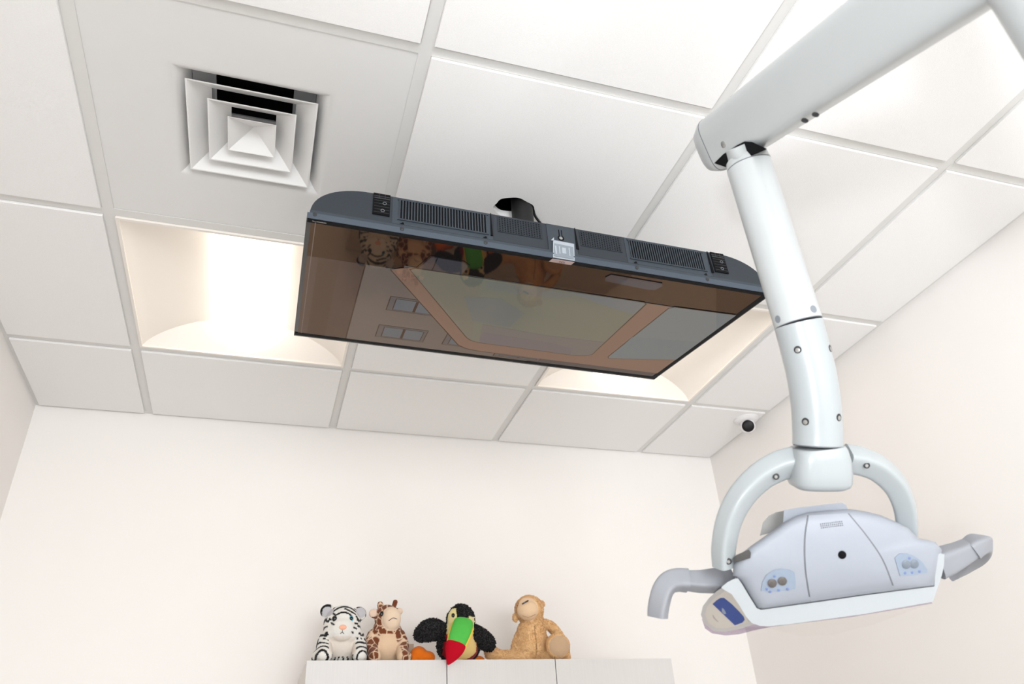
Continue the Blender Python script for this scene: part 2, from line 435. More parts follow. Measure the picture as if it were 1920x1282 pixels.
# ------------------------------------------------------------------ dome camera by the far right corner
def dome_camera():
    c = Vector((2.104, -0.372, ZC-DROP))
    t = thing('security_camera', c, 'small white eyeball security camera with black front in the far right ceiling corner', 'camera')
    k = 32
    ring = lambda r, z: [c + Vector((r*math.cos(2*math.pi*i/k), r*math.sin(2*math.pi*i/k), z)) for i in range(k)]
    loft('base_plate', [ring(0.046, 0), ring(0.046, -0.004), ring(0.040, -0.010), ring(0.030, -0.016)], M_DOME, t)
    s = c + Vector((0, 0, -0.028)); look = (CAM_POS + Vector((0.25, 0, -0.05)) - s).normalized()
    a = look.orthogonal().normalized(); b = look.cross(a)
    rings = [[s + look*(0.029*math.cos(q)) + (a*math.cos(2*math.pi*i/k)+b*math.sin(2*math.pi*i/k))*0.029*math.sin(q) for i in range(k)] for q in [math.radians(d) for d in range(44, 181, 8)]]
    loft('eyeball', rings, M_DOME, t)
    r0 = 0.0222
    cap = [[s + look*(0.0212+0.004*math.cos(q)) + (a*math.cos(2*math.pi*i/k)+b*math.sin(2*math.pi*i/k))*(r0*math.sin(q)+1e-5) for i in range(k)] for q in [math.radians(d) for d in range(0, 91, 15)]]
    loft('lens_cover', cap, M_LENSBLK, t)
    bm = bmesh.new(); bm.verts.ensure_lookup_table()
    bm.free()
dome_camera()

# ------------------------------------------------------------------ television
TVO = Vector((0.899, -1.258, ZC-0.293))
_a, _b, _g = -0.0067, 0.1582, 0.0185
TVR = Matrix.Rotation(_a, 3, 'Z') @ Matrix.Rotation(_b, 3, 'X') @ Matrix.Rotation(_g, 3, 'Y')
TVM = Matrix.Translation(TVO) @ TVR.to_4x4()
TW2, TH2 = 0.465, 0.2652
tv = thing('television', TVO, 'flat television hung face down from the ceiling, blue-grey vented back edge', 'television')
tvp = lambda x, y, z: TVM @ Vector((x, y, z))
def face(x, t, out=0.0):
    """point on the sloping vented face: x along, t 0..1 up; out towards the viewer"""
    n = Vector((0, -0.076, 0.018)).normalized()
    return TVM @ (Vector((x, -TH2+0.004+0.018*t, 0.012+0.076*t)) + n*out)
box('front_frame', (-TW2, -TH2+0.004, 0.0005), (TW2, TH2, 0.010), M_BEZEL, tv, bev=0.0008, M=TVM)
box('lower_trim_bar', (-TW2, -TH2, 0.0005), (TW2, -TH2+0.0039, 0.012), M_TVF, tv, bev=0.0010, M=TVM)
bm = bmesh.new()
bz = 0.0008
for lo, hi in (((-TW2+0.0015, -TH2+0.0010, -bz), (TW2-0.0015, -TH2+0.012, 0.0006)), ((-TW2+0.0015, TH2-0.022, -bz), (TW2-0.0015, TH2-0.008, 0.0006)),
               ((TW2-0.016, -TH2+0.012, -bz), (TW2-0.004, TH2-0.022, 0.0006))):
    add_box(bm, lo, hi, TVM)
finish('bezel', bm, M_BLACK, tv, smooth=0)
# the picture on the screen: flat patches of colour that give off light
def s2l(c): return tuple((x/255/12.92 if x <= 10 else ((x/255+0.055)/1.055)**2.4) for x in c)
def screen():
    bm = bmesh.new(); lay = bm.verts.layers.float_color.new('Col'); zz = [0.0]
    def poly(pts, col, d=0.00004):
        zz[0] -= d
        vs = []
        for x, y in pts:
            v = bm.verts.new(tvp(x, y, zz[0])); v[lay] = s2l(col) + (1,); vs.append(v)
        bm.faces.new(vs)
    def rect(x0, y0, x1, y1, col): poly([(x0, y0), (x1, y0), (x1, y1), (x0, y1)], col)
    def ell(cx, cy, rx, ry, col, n=28): poly([(cx+rx*math.cos(2*math.pi*i/n), cy+ry*math.sin(2*math.pi*i/n)) for i in range(n)], col)
    L, Rr, B, Tp = -0.457, 0.449, -0.254, 0.2435
    DARK = (22, 22, 24)
    rect(L, B, Rr, Tp, (46, 52, 58))                        # ground: brown brick
    rect(L, -0.130, -0.347, Tp, (54, 50, 50))
    rect(-0.436, -0.128, -0.396, Tp, (44, 40, 40)); rect(-0.396, -0.128, -0.350, Tp, (50, 46, 46))
    rect(-0.349, -0.128, -0.3465, Tp, DARK)
    rect(-0.346, -0.150, 0.10, Tp, (76, 74, 72))             # plain house wall
    rect(L, B, Rr, -0.150, (18, 16, 16))                     # dark roof band at the near edge
    rect(L, B, -0.275, -0.131, (14, 14, 15))
    for x0, y0, x1, y1 in ((-0.281, -0.012, -0.168, 0.058), (-0.284, 0.138, -0.170, 0.208), (-0.126, 0.140, -0.010, 0.205), (0.01, 0.214, 0.13, 0.236)):
        rect(x0, y0, x1, y1, DARK); rect(x0+0.002, y0+0.002, x1-0.002, y1-0.002, (62, 66, 69))
        rect(x0+0.013, y0+0.008, x1-0.008, y1-0.006, DARK); xm = (x0+x1)/2+0.003
        rect(x0+0.015, y0+0.010, xm-0.003, y1-0.008, (66, 78, 86)); rect(xm+0.003, y0+0.010, x1-0.010, y1-0.008, (66, 78, 86))
    # side mirror
    poly([(-0.268, -0.100), (-0.235, -0.205), (-0.170, -0.203), (-0.155, -0.190), (-0.163, -0.110), (-0.175, -0.098)], DARK)
    poly([(-0.263, -0.103), (-0.232, -0.201), (-0.170, -0.199), (-0.158, -0.188), (-0.166, -0.112), (-0.177, -0.102)], (52, 52, 56))
    rect(-0.222, -0.2, -0.220, -0.104, DARK)
    # the windscreen panel and the brown frame about it
    poly([(-0.300, -0.128), (-0.262, -0.150), (0.300, -0.150), (0.300, 0.212), (-0.030, 0.218), (-0.066, 0.212), (-0.088, 0.196)], DARK)
    poly([(-0.298, -0.128), (-0.262, -0.149), (0.449, -0.149), (0.449, 0.215), (-0.030, 0.215), (-0.064, 0.209), (-0.086, 0.194)], (96, 79, 70))
    poly([(-0.264, -0.140), (-0.255, -0.149), (0.232, -0.152), (0.241, -0.146), (0.240, 0.150), (0.225, 0.164), (0.200, 0.170), (-0.045, 0.166), (-0.066, 0.160), (-0.080, 0.146)], DARK)
    poly([(-0.262, -0.139), (-0.254, -0.147), (0.231, -0.150), (0.238, -0.145), (0.238, 0.149), (0.223, 0.162), (0.199, 0.168), (-0.045, 0.164), (-0.064, 0.158), (-0.078, 0.145)], (84, 90, 82))
    poly([(-0.262, -0.139), (-0.254, -0.147), (-0.120, -0.147), (-0.065, 0.157), (-0.078, 0.145)], (86, 88, 80))
    poly([(-0.110, -0.14), (0.10, -0.143), (0.05, -0.112), (-0.10, -0.105)], (80, 88, 86))
    poly([(-0.135, -0.06), (-0.06, -0.075), (0.01, -0.02), (0.0, 0.06), (-0.09, 0.05)], (78, 86, 86))
    poly([(0.06, -0.147), (0.230, -0.149), (0.237, -0.144), (0.237, -0.090), (0.15, -0.115)], (80, 90, 94))
    poly([(-0.062, 0.062), (0.09, 0.075), (0.237, 0.070), (0.237, 0.149), (0.222, 0.161), (0.198, 0.167), (-0.044, 0.163)], (82, 84, 84))
    poly([(-0.05, 0.105), (0.10, 0.112), (0.18, 0.130), (0.19, 0.166), (-0.044, 0.162)], (80, 80, 84))
    # right hand pane
    poly([(0.293, -0.143), (0.303, -0.152), (0.449, -0.158), (0.449, 0.118), (0.286, 0.160), (0.281, 0.150)], DARK)
    poly([(0.295, -0.142), (0.304, -0.150), (0.449, -0.156), (0.449, 0.116), (0.287, 0.158), (0.283, 0.149)], (84, 96, 100))
    poly([(0.286, 0.02), (0.449, 0.0), (0.449, 0.114), (0.288, 0.156)], (80, 94, 99))
    poly([(0.110, -0.228), (0.116, -0.242), (0.228, -0.240), (0.234, -0.230), (0.228, -0.210), (0.215, -0.206), (0.116, -0.214)], (46, 48, 54))
    poly([(0.138, -0.232), (0.228, -0.236), (0.231, -0.228), (0.226, -0.211), (0.215, -0.208), (0.14, -0.214)], (40, 52, 62))
    rect(-0.450, -0.258, -0.4485, 0.24, (84, 80, 78))       # thin light line down the side
    m = bpy.data.materials.new('screen_picture'); m.use_nodes = True; nt = m.node_tree; nt.nodes.clear()
    out = nt.nodes.new('ShaderNodeOutputMaterial'); ad = nt.nodes.new('ShaderNodeAddShader')
    em = nt.nodes.new('ShaderNodeEmission'); gl = nt.nodes.new('ShaderNodeBsdfGlossy'); vc = nt.nodes.new('ShaderNodeVertexColor'); vc.layer_name = 'Col'
    gl.inputs['Color'].default_value = (0.104, 0.068, 0.044, 1); gl.inputs['Roughness'].default_value = 0.03     # warm coated film
    nt.links.new(vc.outputs['Color'], em.inputs['Color']); em.inputs['Strength'].default_value = 0.62
    nt.links.new(em.outputs[0], ad.inputs[0]); nt.links.new(gl.outputs[0], ad.inputs[1]); nt.links.new(ad.outputs[0], out.inputs[0])
    o = finish('screen', bm, m, tv, smooth=0)
    for p in o.data.polygons:                                # every patch faces down, out of the screen
        if p.normal.z > 0: p.flip()
    return o
SCREEN = screen()
TR = TVR.to_4x4()
# housing behind the panel: sloping vented face with rounded ends
def hump():
    top = []
    n = 14
    for i in range(n+1):
        a = math.pi/2*i/n
        top.append((-0.360-0.101*math.cos(a), 1.0*math.sin(a)**0.85))
    prof = [(-0.461, 0.0)] + top[1:] + [(-x, t) for x, t in reversed(top[1:])] + [(0.461, 0.0)]
    r0 = [face(x, t) for x, t in prof]
    r1 = [tvp(x*0.97, 0.10, 0.012+0.050*t) for x, t in prof]
    r2 = [tvp(x*0.90, 0.20, 0.012+0.010*t) for x, t in prof]
    bm = bmesh.new(); add_loft(bm, [r0, r1, r2]); 
    return finish('rear_housing', bm, M_TVH, tv, smooth=30)
hump()
def plate(name, x0, x1, t0, t1, m, out0=0.0, out1=0.0012, parent=None, skew=0.0, bev=0.0):
    a = [face(x0+skew*t0, t0, out0), face(x1+skew*t0, t0, out0), face(x1+skew*t1, t1, out0), face(x0+skew*t1, t1, out0)]
    b = [face(x0+skew*t0, t0, out1), face(x1+skew*t0, t0, out1), face(x1+skew*t1, t1, out1), face(x0+skew*t1, t1, out1)]
    return prism(name, a, b, m, parent or tv, bev)
def add_plate(bm, x0, x1, t0, t1, out0, out1):
    add_prism(bm, [face(x0, t0, out0), face(x1, t0, out0), face(x1, t1, out0), face(x0, t1, out0)],
              [face(x0, t0, out1), face(x1, t0, out1), face(x1, t1, out1), face(x0, t1, out1)])
plate('lower_ledge', -0.461, 0.461, 0.0, 0.10, M_TVH2, -0.001, 0.0016)
def slot_vent(x0, x1, pan0, pan1, n):
    p = plate('vent_panel', pan0, pan1, 0.12, 0.985, M_TVH2, -0.0006, 0.0006)
    plate('vent_opening', x0, x1, 0.29, 0.91, M_BLACK, 0.0, 0.0010, p)
    bm = bmesh.new(); step = (x1-x0)/n
    for k in range(n+1):
        c = x0+step*k; w = step*0.20
        add_plate(bm, c-w, c+w, 0.27, 0.93, 0.0006, 0.0026)
    add_plate(bm, x0-0.004, x1+0.004, 0.905, 0.945, 0.0006, 0.0026); add_plate(bm, x0-0.004, x1+0.004, 0.255, 0.295, 0.0006, 0.0026)
    finish('vent_slats', bm, M_TVH2, p, smooth=0, kind='stuff')
slot_vent(-0.305, -0.141, -0.318, -0.130, 30)
slot_vent(0.156, 0.319, 0.146, 0.333, 31)
def dot_vent(x0, x1, pan0, pan1):
    p = plate('vent_grille', pan0, pan1, 0.12, 0.985, M_TVH, -0.0006, 0.0005)
    plate('vent_opening', x0, x1, 0.44, 0.93, M_BLACK, 0.0, 0.0008, p)
    bm = bmesh.new(); nx, nt = 16, 8
    for k in range(nx+1):
        c = x0+(x1-x0)*k/nx; w = (x1-x0)/nx*0.22
        add_plate(bm, c-w, c+w, 0.43, 0.94, 0.0004, 0.0016)
    for k in range(nt+1):
        c = 0.44+0.49*k/nt; w = 0.49/nt*0.22
        add_plate(bm, x0-0.002, x1+0.002, c-w, c+w, 0.0004, 0.0016)
    finish('grille_mesh', bm, M_TVH, p, smooth=0, kind='stuff')
dot_vent(-0.117, -0.032, -0.127, -0.021)
dot_vent(0.051, 0.135, 0.042, 0.144)
cp = plate('centre_plate', -0.019, 0.040, 0.10, 0.99, M_TVH2, -0.0006, 0.0014)
def keyhole():
    bm = bmesh.new(); cx, ct = 0.0085, 0.56; N = 26; ri, ro = 0.0042, 0.0066
    def ringpt(r, a, out): return face(cx+r*math.sin(a), ct - r*math.cos(a)/0.078, out)
    angs = [-2.60+5.20*k/N for k in range(N+1)]
    for out in (0.0010, 0.0022):
        pass
    ro_b = [ringpt(ro, a, 0.0008) for a in angs] + [ringpt(ri, a, 0.0008) for a in reversed(angs)]
    ro_t = [ringpt(ro, a, 0.0020) for a in angs] + [ringpt(ri, a, 0.0020) for a in reversed(angs)]
    add_prism(bm, ro_b, ro_t)
    for s in (-1, 1): add_plate(bm, cx+s*0.0028-0.0008, cx+s*0.0028+0.0008, 0.61, 0.84, 0.0008, 0.0020)
    finish('keyhole_slot', bm, M_BLACK, cp, smooth=0)
    screw(face(cx, ct, 0.0014), TVR @ Vector((0, -0.97, 0.23)), 0.0036, cp)
keyhole()
for x0, t0, x1 in ((-0.1315, 0.24, 0.0035), (0.0405, 0.27, 0.005), (0.335, 0.25, 0.005)):
    a = [face(x0-0.0006, 1.0, 0.0012), face(x0+0.0006, 1.0, 0.0012), face(x0+x1*0.6, t0, 0.0012), face(x0-x1*0.6, t0, 0.0012)]
    b = [p + (TVR @ Vector((0, -0.0012, 0.0003))) for p in a]
    prism('shadow_gap', a, b, M_BLACK, tv)
def black_label(x0, x1, name='spec_label'):
    p = plate(name, x0, x1, 0.31, 1.0, M_BLACK, 0.0, 0.0022)
    bm = bmesh.new()
    for k in range(6): add_plate(bm, x0+0.002, x1-0.001, 0.38+0.095*k, 0.386+0.095*k, 0.0018, 0.0026)
    for tt in (0.83, 0.90): add_plate(bm, x0+0.001, x1-0.001, tt, tt+0.012, 0.0018, 0.0027)
    for q in (0.35, 0.68): add_plate(bm, x0+(x1-x0)*q-0.0003, x0+(x1-x0)*q+0.0003, 0.83, 1.0, 0.0018, 0.0026)
    finish('label_lines', bm, M_LINE, p, smooth=0)
    bm = bmesh.new(); cx = x0+(x1-x0)*0.58
    for cx2, ct in ((cx+0.003, 0.69), (cx, 0.45)):
        N = 18
        P = lambda r, o: [face(cx2+r*math.cos(2*math.pi*i/N), ct+r*math.sin(2*math.pi*i/N)/0.078, o) for i in range(N)]
        add_loft(bm, [P(0.0036, 0.0018), P(0.0036, 0.0028), P(0.0026, 0.0028), P(0.0026, 0.0018)], False, False)
    finish('label_rings', bm, M_SEAM, p, smooth=0)
black_label(-0.354, -0.323); black_label(0.342, 0.373)
nface = TVR @ Vector((0, -1, 0.1))
for x in (-0.452, -0.300, -0.145, 0.161, 0.316):
    screw(tvp(x, -TH2-0.0002, 0.0095), nface, 0.0038, tv, m=M_SCREWD)
    if x > -0.4:
        a = [face(x-0.004, 0.13, 0.0016), face(x+0.004, 0.13, 0.0016), face(x+0.002, 0.19, 0.0016)]
        prism('arrow_mark', a, [p+nface*0.0008 for p in a], M_BLACK, tv)
# sticker folded over the lower edge
def sticker():
    y = -TH2-0.0006
    q = [tvp(-0.0135, y, 0.001), tvp(0.0305, y, 0.001), tvp(0.0325, y+0.0060, 0.042), tvp(-0.0105, y+0.0060, 0.043)]
    p = prism('sticker', q, [v+nface*0.0006 for v in q], M_STICKE, tv)
    q2 = [tvp(-0.0115, y-0.0004, 0.004), tvp(0.0285, y-0.0004, 0.004), tvp(0.0300, y+0.0054, 0.036), tvp(-0.009, y+0.0054, 0.037)]
    prism('printed_panel', [v+nface*0.0004 for v in q2], [v+nface*0.0008 for v in q2], M_STICK, p)
    bm = bmesh.new()
    for x0, z0, x1, z1 in ((-0.008, 0.010, -0.005, 0.030), (0.0, 0.012, 0.002, 0.030), (0.006, 0.014, 0.014, 0.028), (0.020, 0.010, 0.022, 0.030)):
        k = lambda x, z, o: tvp(x, y-0.0004+0.0058*(z-0.004)/0.033, z) + nface*o
        add_prism(bm, [k(x0, z0, 0.0007), k(x1, z0, 0.0007), k(x1, z1, 0.0007), k(x0, z1, 0.0007)], [k(x0, z0, 0.001), k(x1, z0, 0.001), k(x1, z1, 0.001), k(x0, z1, 0.001)])
    finish('faint_print', bm, M_STICKE, p, smooth=0)
    a = [tvp(-0.0155, y+0.004, 0.0405), tvp(-0.0095, y+0.004, 0.0405), tvp(-0.0095, y+0.005, 0.048)]
    prism('torn_corner', a, [v+nface*0.0012 for v in a], M_STICKE, p)
    q3 = [tvp(-0.0140, -TH2-0.0004, -0.0012), tvp(0.0300, -TH2-0.0004, -0.0012), tvp(0.0270, -TH2+0.0105, -0.0020), tvp(-0.0175, -TH2+0.0105, -0.0020)]
    prism('sticker_flap', q3, [v+TVR @ Vector((0, 0, -0.0005)) for v in q3], M_STICK2, p)
    MT = TVM @ Matrix.Translation((0.007, -TH2+0.0060, -0.0026)) @ Matrix.Rotation(math.pi, 4, 'X')
    text_mesh('sticker_text', 'TCL', 0.0078, MT, M_SCREWD, p)
sticker()
MT = TVM @ Matrix.Translation((-0.4430, -TH2+0.0062, -0.0010)) @ Matrix.Rotation(math.pi, 4, 'X')
M_PRINT = mat('print_white', (0.72, 0.68, 0.64), 0.5)
text_mesh('corner_print', 'PLA POWERED', 0.0036, MT, M_PRINT, tv)
box('wall_plate', (-0.055, -0.075, 0.030), (0.075, 0.120, 0.086), M_MOUNT, tv, bev=0.003, M=TVM)

pm = thing('ceiling_mount_pole', (0.917, -1.292, ZC+0.25), 'black steel pole coming down through the ceiling hole to the television', 'mount')
k = 28
ring = lambda r, z: [Vector((0.918+r*math.cos(2*math.pi*i/k), -1.290+r*math.sin(2*math.pi*i/k), z)) for i in range(k)]
loft('pole', [ring(0.0255, ZC+0.25), ring(0.0255, TVO.z+0.085)], M_MOUNT, pm)
loft('collar', [ring(0.0285, TVO.z+0.092), ring(0.0285, TVO.z+0.118), ring(0.0240, TVO.z+0.124)], M_MOUNT, pm)
loft('ceiling_flange', [ring(0.05, ZC+0.25), ring(0.05, ZC+0.295)], M_MOUNT, pm)
cpath = smoothpath([(0.944, -1.283, ZC+0.14), (0.947, -1.284, ZC+0.01), (0.957, -1.300, ZC-0.05), (0.975, -1.330, ZC-0.11), (0.992, -1.340, ZC-0.17), (0.995, -1.32, ZC-0.21)], 8)
cb = sweep('power_cable', cpath, Vector((0.3, 1, 0.2)), (0.0065, 0.0065), M_CABLE, None, n=2, k=10)
tag(cb, 'thin black cable drooping from the ceiling hole behind the television', 'cable')

# ------------------------------------------------------------------ tall cabinet under the toys
CT = ZC - 0.848; CX0, CX1, CY = 0.565, 1.639, -0.36
cab = thing('cabinet', ((CX0+CX1)/2, -0.18, 0), 'pale grey laminate cabinet with three doors against the back wall, toys on top', 'cabinet')
box('carcass', (CX0, CY+0.020, 0.0), (CX1, -0.001, CT-0.0005), M_EDGE, cab)
xs = [CX0, 0.943, 1.264, CX1]
for i in range(3):
    d = box('door', (xs[i]+(0.0013 if i else 0), CY, 0.08), (xs[i+1]-(0.0013 if i < 2 else 0), CY+0.019, CT), M_CAB, cab, bev=0.0008)
    hx = xs[i+1]-0.04 if i != 1 else xs[i]+0.04
    box('handle', (hx-0.006, CY-0.028, 0.95), (hx+0.006, CY-0.001, 1.10), M_STEEL, d, bev=0.002)

# ------------------------------------------------------------------ dental light
lamp = thing('dental_light', (1.0, -2.345, ZC), 'white jointed arm dental light with a grey headed lamp hanging at right', 'dental light')
toward = -CF
# ceiling column and canopy
k = 36
cring = lambda r, z: [Vector((1.0+r*math.cos(2*math.pi*i/k), -2.345+r*math.sin(2*math.pi*i/k), z)) for i in range(k)]
loft('ceiling_column', [cring(0.043, ZC-0.012), cring(0.043, ZC-0.72), cring(0.040, ZC-0.735)], M_ARM, lamp)
loft('ceiling_canopy', [cring(0.085, ZC-DROP-0.0005), cring(0.085, ZC-0.03), cring(0.070, ZC-0.045), cring(0.045, ZC-0.05)], M_ARM, lamp)
loft('column_collar', [cring(0.0465, ZC-0.505), cring(0.0470, ZC-0.51), cring(0.0470, ZC-0.525), cring(0.0465, ZC-0.53)], M_ARM, lamp)
# spring arm from the column to the elbow
A0 = at(1375, 250, 1.088); A1 = at(1639, 62, 0.808)
adir = (A1-A0).normalized()
Acol = A0 + adir*0.455
Aend = A0 - adir*0.030
Acap = A0 - adir*0.070
armup = adir.cross(toward).normalized()                      # across the arm, in the picture plane
armside = armup.cross(adir).normalized()
if armside.dot(toward) < 0: armside = -armside
sweep('spring_arm', [Aend + (Acol-Aend)*q for q in (0, .33, .66, 1)], armside, [(0.081, 0.062), (0.083, 0.062), (0.085, 0.062), (0.087, 0.062)], M_ARM, lamp, n=4.5, k=40, bev=0)
sweep('arm_end_cap', [Aend - adir*0.0008, Aend-adir*0.010, Acap+adir*0.010, Acap+adir*0.003, Acap], armside, [(0.082, 0.063), (0.081, 0.062), (0.068, 0.052), (0.058, 0.044), (0.046, 0.034)], M_ARM, lamp, n=3.6, k=40)
sweep('cap_seam', [Aend+adir*0.0006, Aend-adir*0.0008], armside, (0.0817, 0.0627), M_SEAM, lamp, n=4.5, k=40)
# tube, bent lower part
tube_px = [(1405, 312, 1.050), (1452, 462, 1.020), (1497, 606, 0.995)]
TU = [at(*p) for p in tube_px]
TD = (TU[-1]-TU[0]).normalized()
# slot under the arm and the neck going into it
def on_plane(u, v, P0, n):
    d = (at(u, v, 1)-CAM_POS); return CAM_POS + d*((P0-CAM_POS).dot(n)/d.dot(n))
AF = A0 + armside*0.0312
slot = [(1339, 306), (1356, 289), (1382, 272), (1396, 265), (1410, 266), (1438, 279), (1428, 284), (1400, 296), (1372, 317)]
prism('arm_slot', [on_plane(u, v, AF+armside*0.0006, armside) for u, v in slot], [on_plane(u, v, AF-armside*0.03, armside) for u, v in slot], M_BLACK, lamp)
NF = [at(1384, 274, 1.041), at(1391, 292, 1.043), TU[0]-TD*0.012, TU[0]-TD*0.002]
sweep('neck', NF, toward, [(0.032, 0.034), (0.035, 0.036), (0.044, 0.044), (0.056, 0.054)], M_ARM, lamp, n=3, k=32)
RT = 0.0305
sweep('neck_collar', [TU[0]-TD*0.014, TU[0]-TD*0.011, TU[0]-TD*0.0015], toward, [(0.052, 0.052), (0.058, 0.058), (0.0605, 0.0605)], M_ARM, lamp, n=2, k=36)
sweep('collar_groove', [TU[0]-TD*0.0018, TU[0]+TD*0.0003], toward, (0.0595, 0.0595), M_SEAM, lamp, n=2, k=36)
sweep('upper_tube', [TU[0], (TU[0]+TU[-1])/2, TU[-1]], toward, (2*RT, 2*RT), M_ARM, lamp, n=2, k=40)
sweep('tube_groove', [TU[-1]-TD*0.0002, TU[-1]+TD*0.0010], toward, (2*RT-0.0008, 2*RT-0.0008), M_SEAM, lamp, n=2, k=40)
bend_px = [(1497.5, 607.5, 0.995), (1510, 655, 0.990), (1522, 705, 0.986), (1530, 760, 0.982), (1533, 810, 0.980), (1533, 834, 0.979)]
BP = smoothpath([at(*p) for p in bend_px], 6)
sweep('lower_tube', BP, toward, (2*RT+0.0005, 2*RT+0.0005), M_WHITEP, lamp, n=2, k=40)
def on_tube(u, v, path, r=RT):
    """point and outward normal where the tube meets the sight line (u, v)"""
    best = None
    d = (at(u, v, 1)-CAM_POS).normalized()
    for i in range(len(path)-1):
        a, b = path[i], path[i+1]
        for q in range(12):
            c = a+(b-a)*(q/12); tt = (b-a).normalized()
            w = c-CAM_POS; s = w.dot(d); off = (CAM_POS+d*s)-c; off -= tt*off.dot(tt)
            axial = abs(((CAM_POS+d*s)-c).dot(tt))
            if best is None or axial < best[0]: best = (axial, c, off, d, tt)
    _, c, off, d, tt = best
    dd = (d-tt*d.dot(tt)).normalized(); n = off - dd*math.sqrt(max(0, r*r-off.length_squared))
    n = n.normalized(); return c+n*r, n
for u, v in ((1496, 657), (1557, 653), (1510, 788), (1573, 781)):
    p, n = on_tube(u, v, BP, RT+0.0003); s = disc('screw_recess', p, n, 0.0048, 0.0004, M_SCREWD, lamp); disc('screw_head', p+n*0.0004-CU*0.0008, n, 0.0030, 0.0004, M_STEEL, s, 12)
for u, v in ((1460, 604), (1528, 588)):
    p, n = on_tube(u, v, TU, RT); disc('plug', p, n, 0.0050, 0.0003, M_DOT, lamp)
# screws of the arm, set on its face
disc('screw_head', on_plane(1356, 271, AF, armside), armside, 0.0048, 0.0010, M_STEEL, lamp, 20)
for u, v in ((1504, 228), (1524, 217)):
    p = on_plane(u, v, AF, armside) - armside*0.004
    disc('arm_hole', p, (armside + (armup if armup.dot(CU) < 0 else -armup)*0.9), 0.0042, 0.0008, M_SCREWD, lamp, 18)
# yoke
hubp = [at(*p) for p in ((1532, 837, .979), (1533, 846, .979), (1535, 862, .978), (1536, 885, .978), (1536, 902, .978), (1536, 910, .978), (1536, 915, .978))]
sweep('yoke_hub', hubp, toward, [(0.0615, 0.062), (0.067, 0.066), (0.072, 0.067), (0.0745, 0.066), (0.0745, 0.064), (0.070, 0.058), (0.058, 0.046)], M_WHITEP, lamp, n=3.2, k=40, smooth=60)
sweep('hub_groove', [BP[-1]-(BP[-1]-BP[-2]).normalized()*0.0002, BP[-1]+(BP[-1]-BP[-2]).normalized()*0.0016], toward, (2*RT-0.001, 2*RT-0.001), M_SEAM, lamp, n=2, k=36)
yl = smoothpath([(1490, 866, .985), (1462, 873, .985), (1425, 894, .985), (1390, 930, .985), (1367, 975, .986), (1357, 1025, .988), (1357, 1062, .990)], 6)
yr = smoothpath([(1585, 860, .988), (1612, 864, .990), (1646, 878, .994), (1678, 908, 1.000), (1695, 945, 1.008), (1701, 985, 1.018), (1701, 1015, 1.026)], 6)
def taper(n, a, b, c, d): return [(a+(b-a)*i/(n-1), c+(d-c)*i/(n-1)) for i in range(n)]
yc = at(1535, 1010, .99)
def yref(pts): return [(toward*0.84 - (at(*p)-yc).normalized()*0.54).normalized() for p in pts]
ya_ = sweep('yoke_arm', [at(*p) for p in yl], yref(yl), taper(len(yl), 0.034, 0.025, 0.032, 0.023), M_WHITEP, lamp, n=5, k=40)
yb_ = sweep('yoke_arm', [at(*p) for p in yr], yref(yr), taper(len(yr), 0.033, 0.025, 0.031, 0.023), M_WHITEP, lamp, n=5, k=40)
for u, v, par, d in ((1455, 893, ya_, 0.9690), (1366, 1052, ya_, 0.9765), (1625, 872, yb_, 0.9735)):
    disc('screw_recess', at(u, v, d), toward, 0.0042, 0.0010, M_SCREWD, par, 16); disc('screw_head', at(u, v+1, d-0.001), toward, 0.0022, 0.0008, M_STEEL, par, 10)

# head: white tray, grey domed shell
HC = (1565, 1055)
shell_px = [(1375, 1060), (1382, 1046), (1394, 1034), (1408, 1023), (1438, 1002), (1455, 990), (1470, 979), (1492, 967), (1515, 960), (1553, 956), (1592, 954), (1620, 958), (1650, 965), (1680, 978), (1702, 989), (1714, 1001),
            (1722, 1009), (1740, 1012), (1754, 1016), (1766, 1030), (1762, 1060), (1756, 1099), (1700, 1106), (1620, 1116), (1522, 1130), (1428, 1143), (1419, 1141), (1404, 1116), (1391, 1094), (1384, 1086), (1374, 1080)]
def shell_ratio(u, v):
    """0 at the centre of the shell outline, 1 on it"""
    du, dv = u-HC[0], v-HC[1]
    if du == 0 and dv == 0: return 0
    best = 1e9
    n = len(shell_px)
    for i in range(n):
        x1, y1 = shell_px[i][0]-HC[0], shell_px[i][1]-HC[1]; x2, y2 = shell_px[(i+1) % n][0]-HC[0], shell_px[(i+1) % n][1]-HC[1]
        den = du*(y2-y1)-dv*(x2-x1)
        if abs(den) < 1e-9: continue
        t = (x1*(y2-y1)-y1*(x2-x1))/den; s = (x1*dv-y1*du)/den
        if t > 0 and -1e-6 <= s <= 1+1e-6: best = min(best, t)
    return 1/best
def shell_depth(s):
    s = min(1, max(0, s))
    return 0.985 - 0.016*(1-s**24.0)**0.6 - 0.012*(1-s*s)
SS = [1.0, .997, .992, .985, .975, .95, .91, .86, .78, .65, .5, .33, .16]
bm = bmesh.new()
rings = [[at(u, v, 1.085) for u, v in shell_px]] + [[at(HC[0]+(u-HC[0])*s, HC[1]+(v-HC[1])*s, shell_depth(s)) for u, v in shell_px] for s in SS]
R_ = add_loft(bm, rings, True, False)
c_ = bm.verts.new(at(HC[0], HC[1], shell_depth(0)))
for i in range(len(shell_px)): bm.faces.new((R_[-1][i], R_[-1][(i+1) % len(shell_px)], c_))
shell = finish('head_shell', bm, M_GREYP, lamp, smooth=50)
def on_shell(u, v, lift=0.0): return at(u, v, shell_depth(shell_ratio(u, v))-lift)
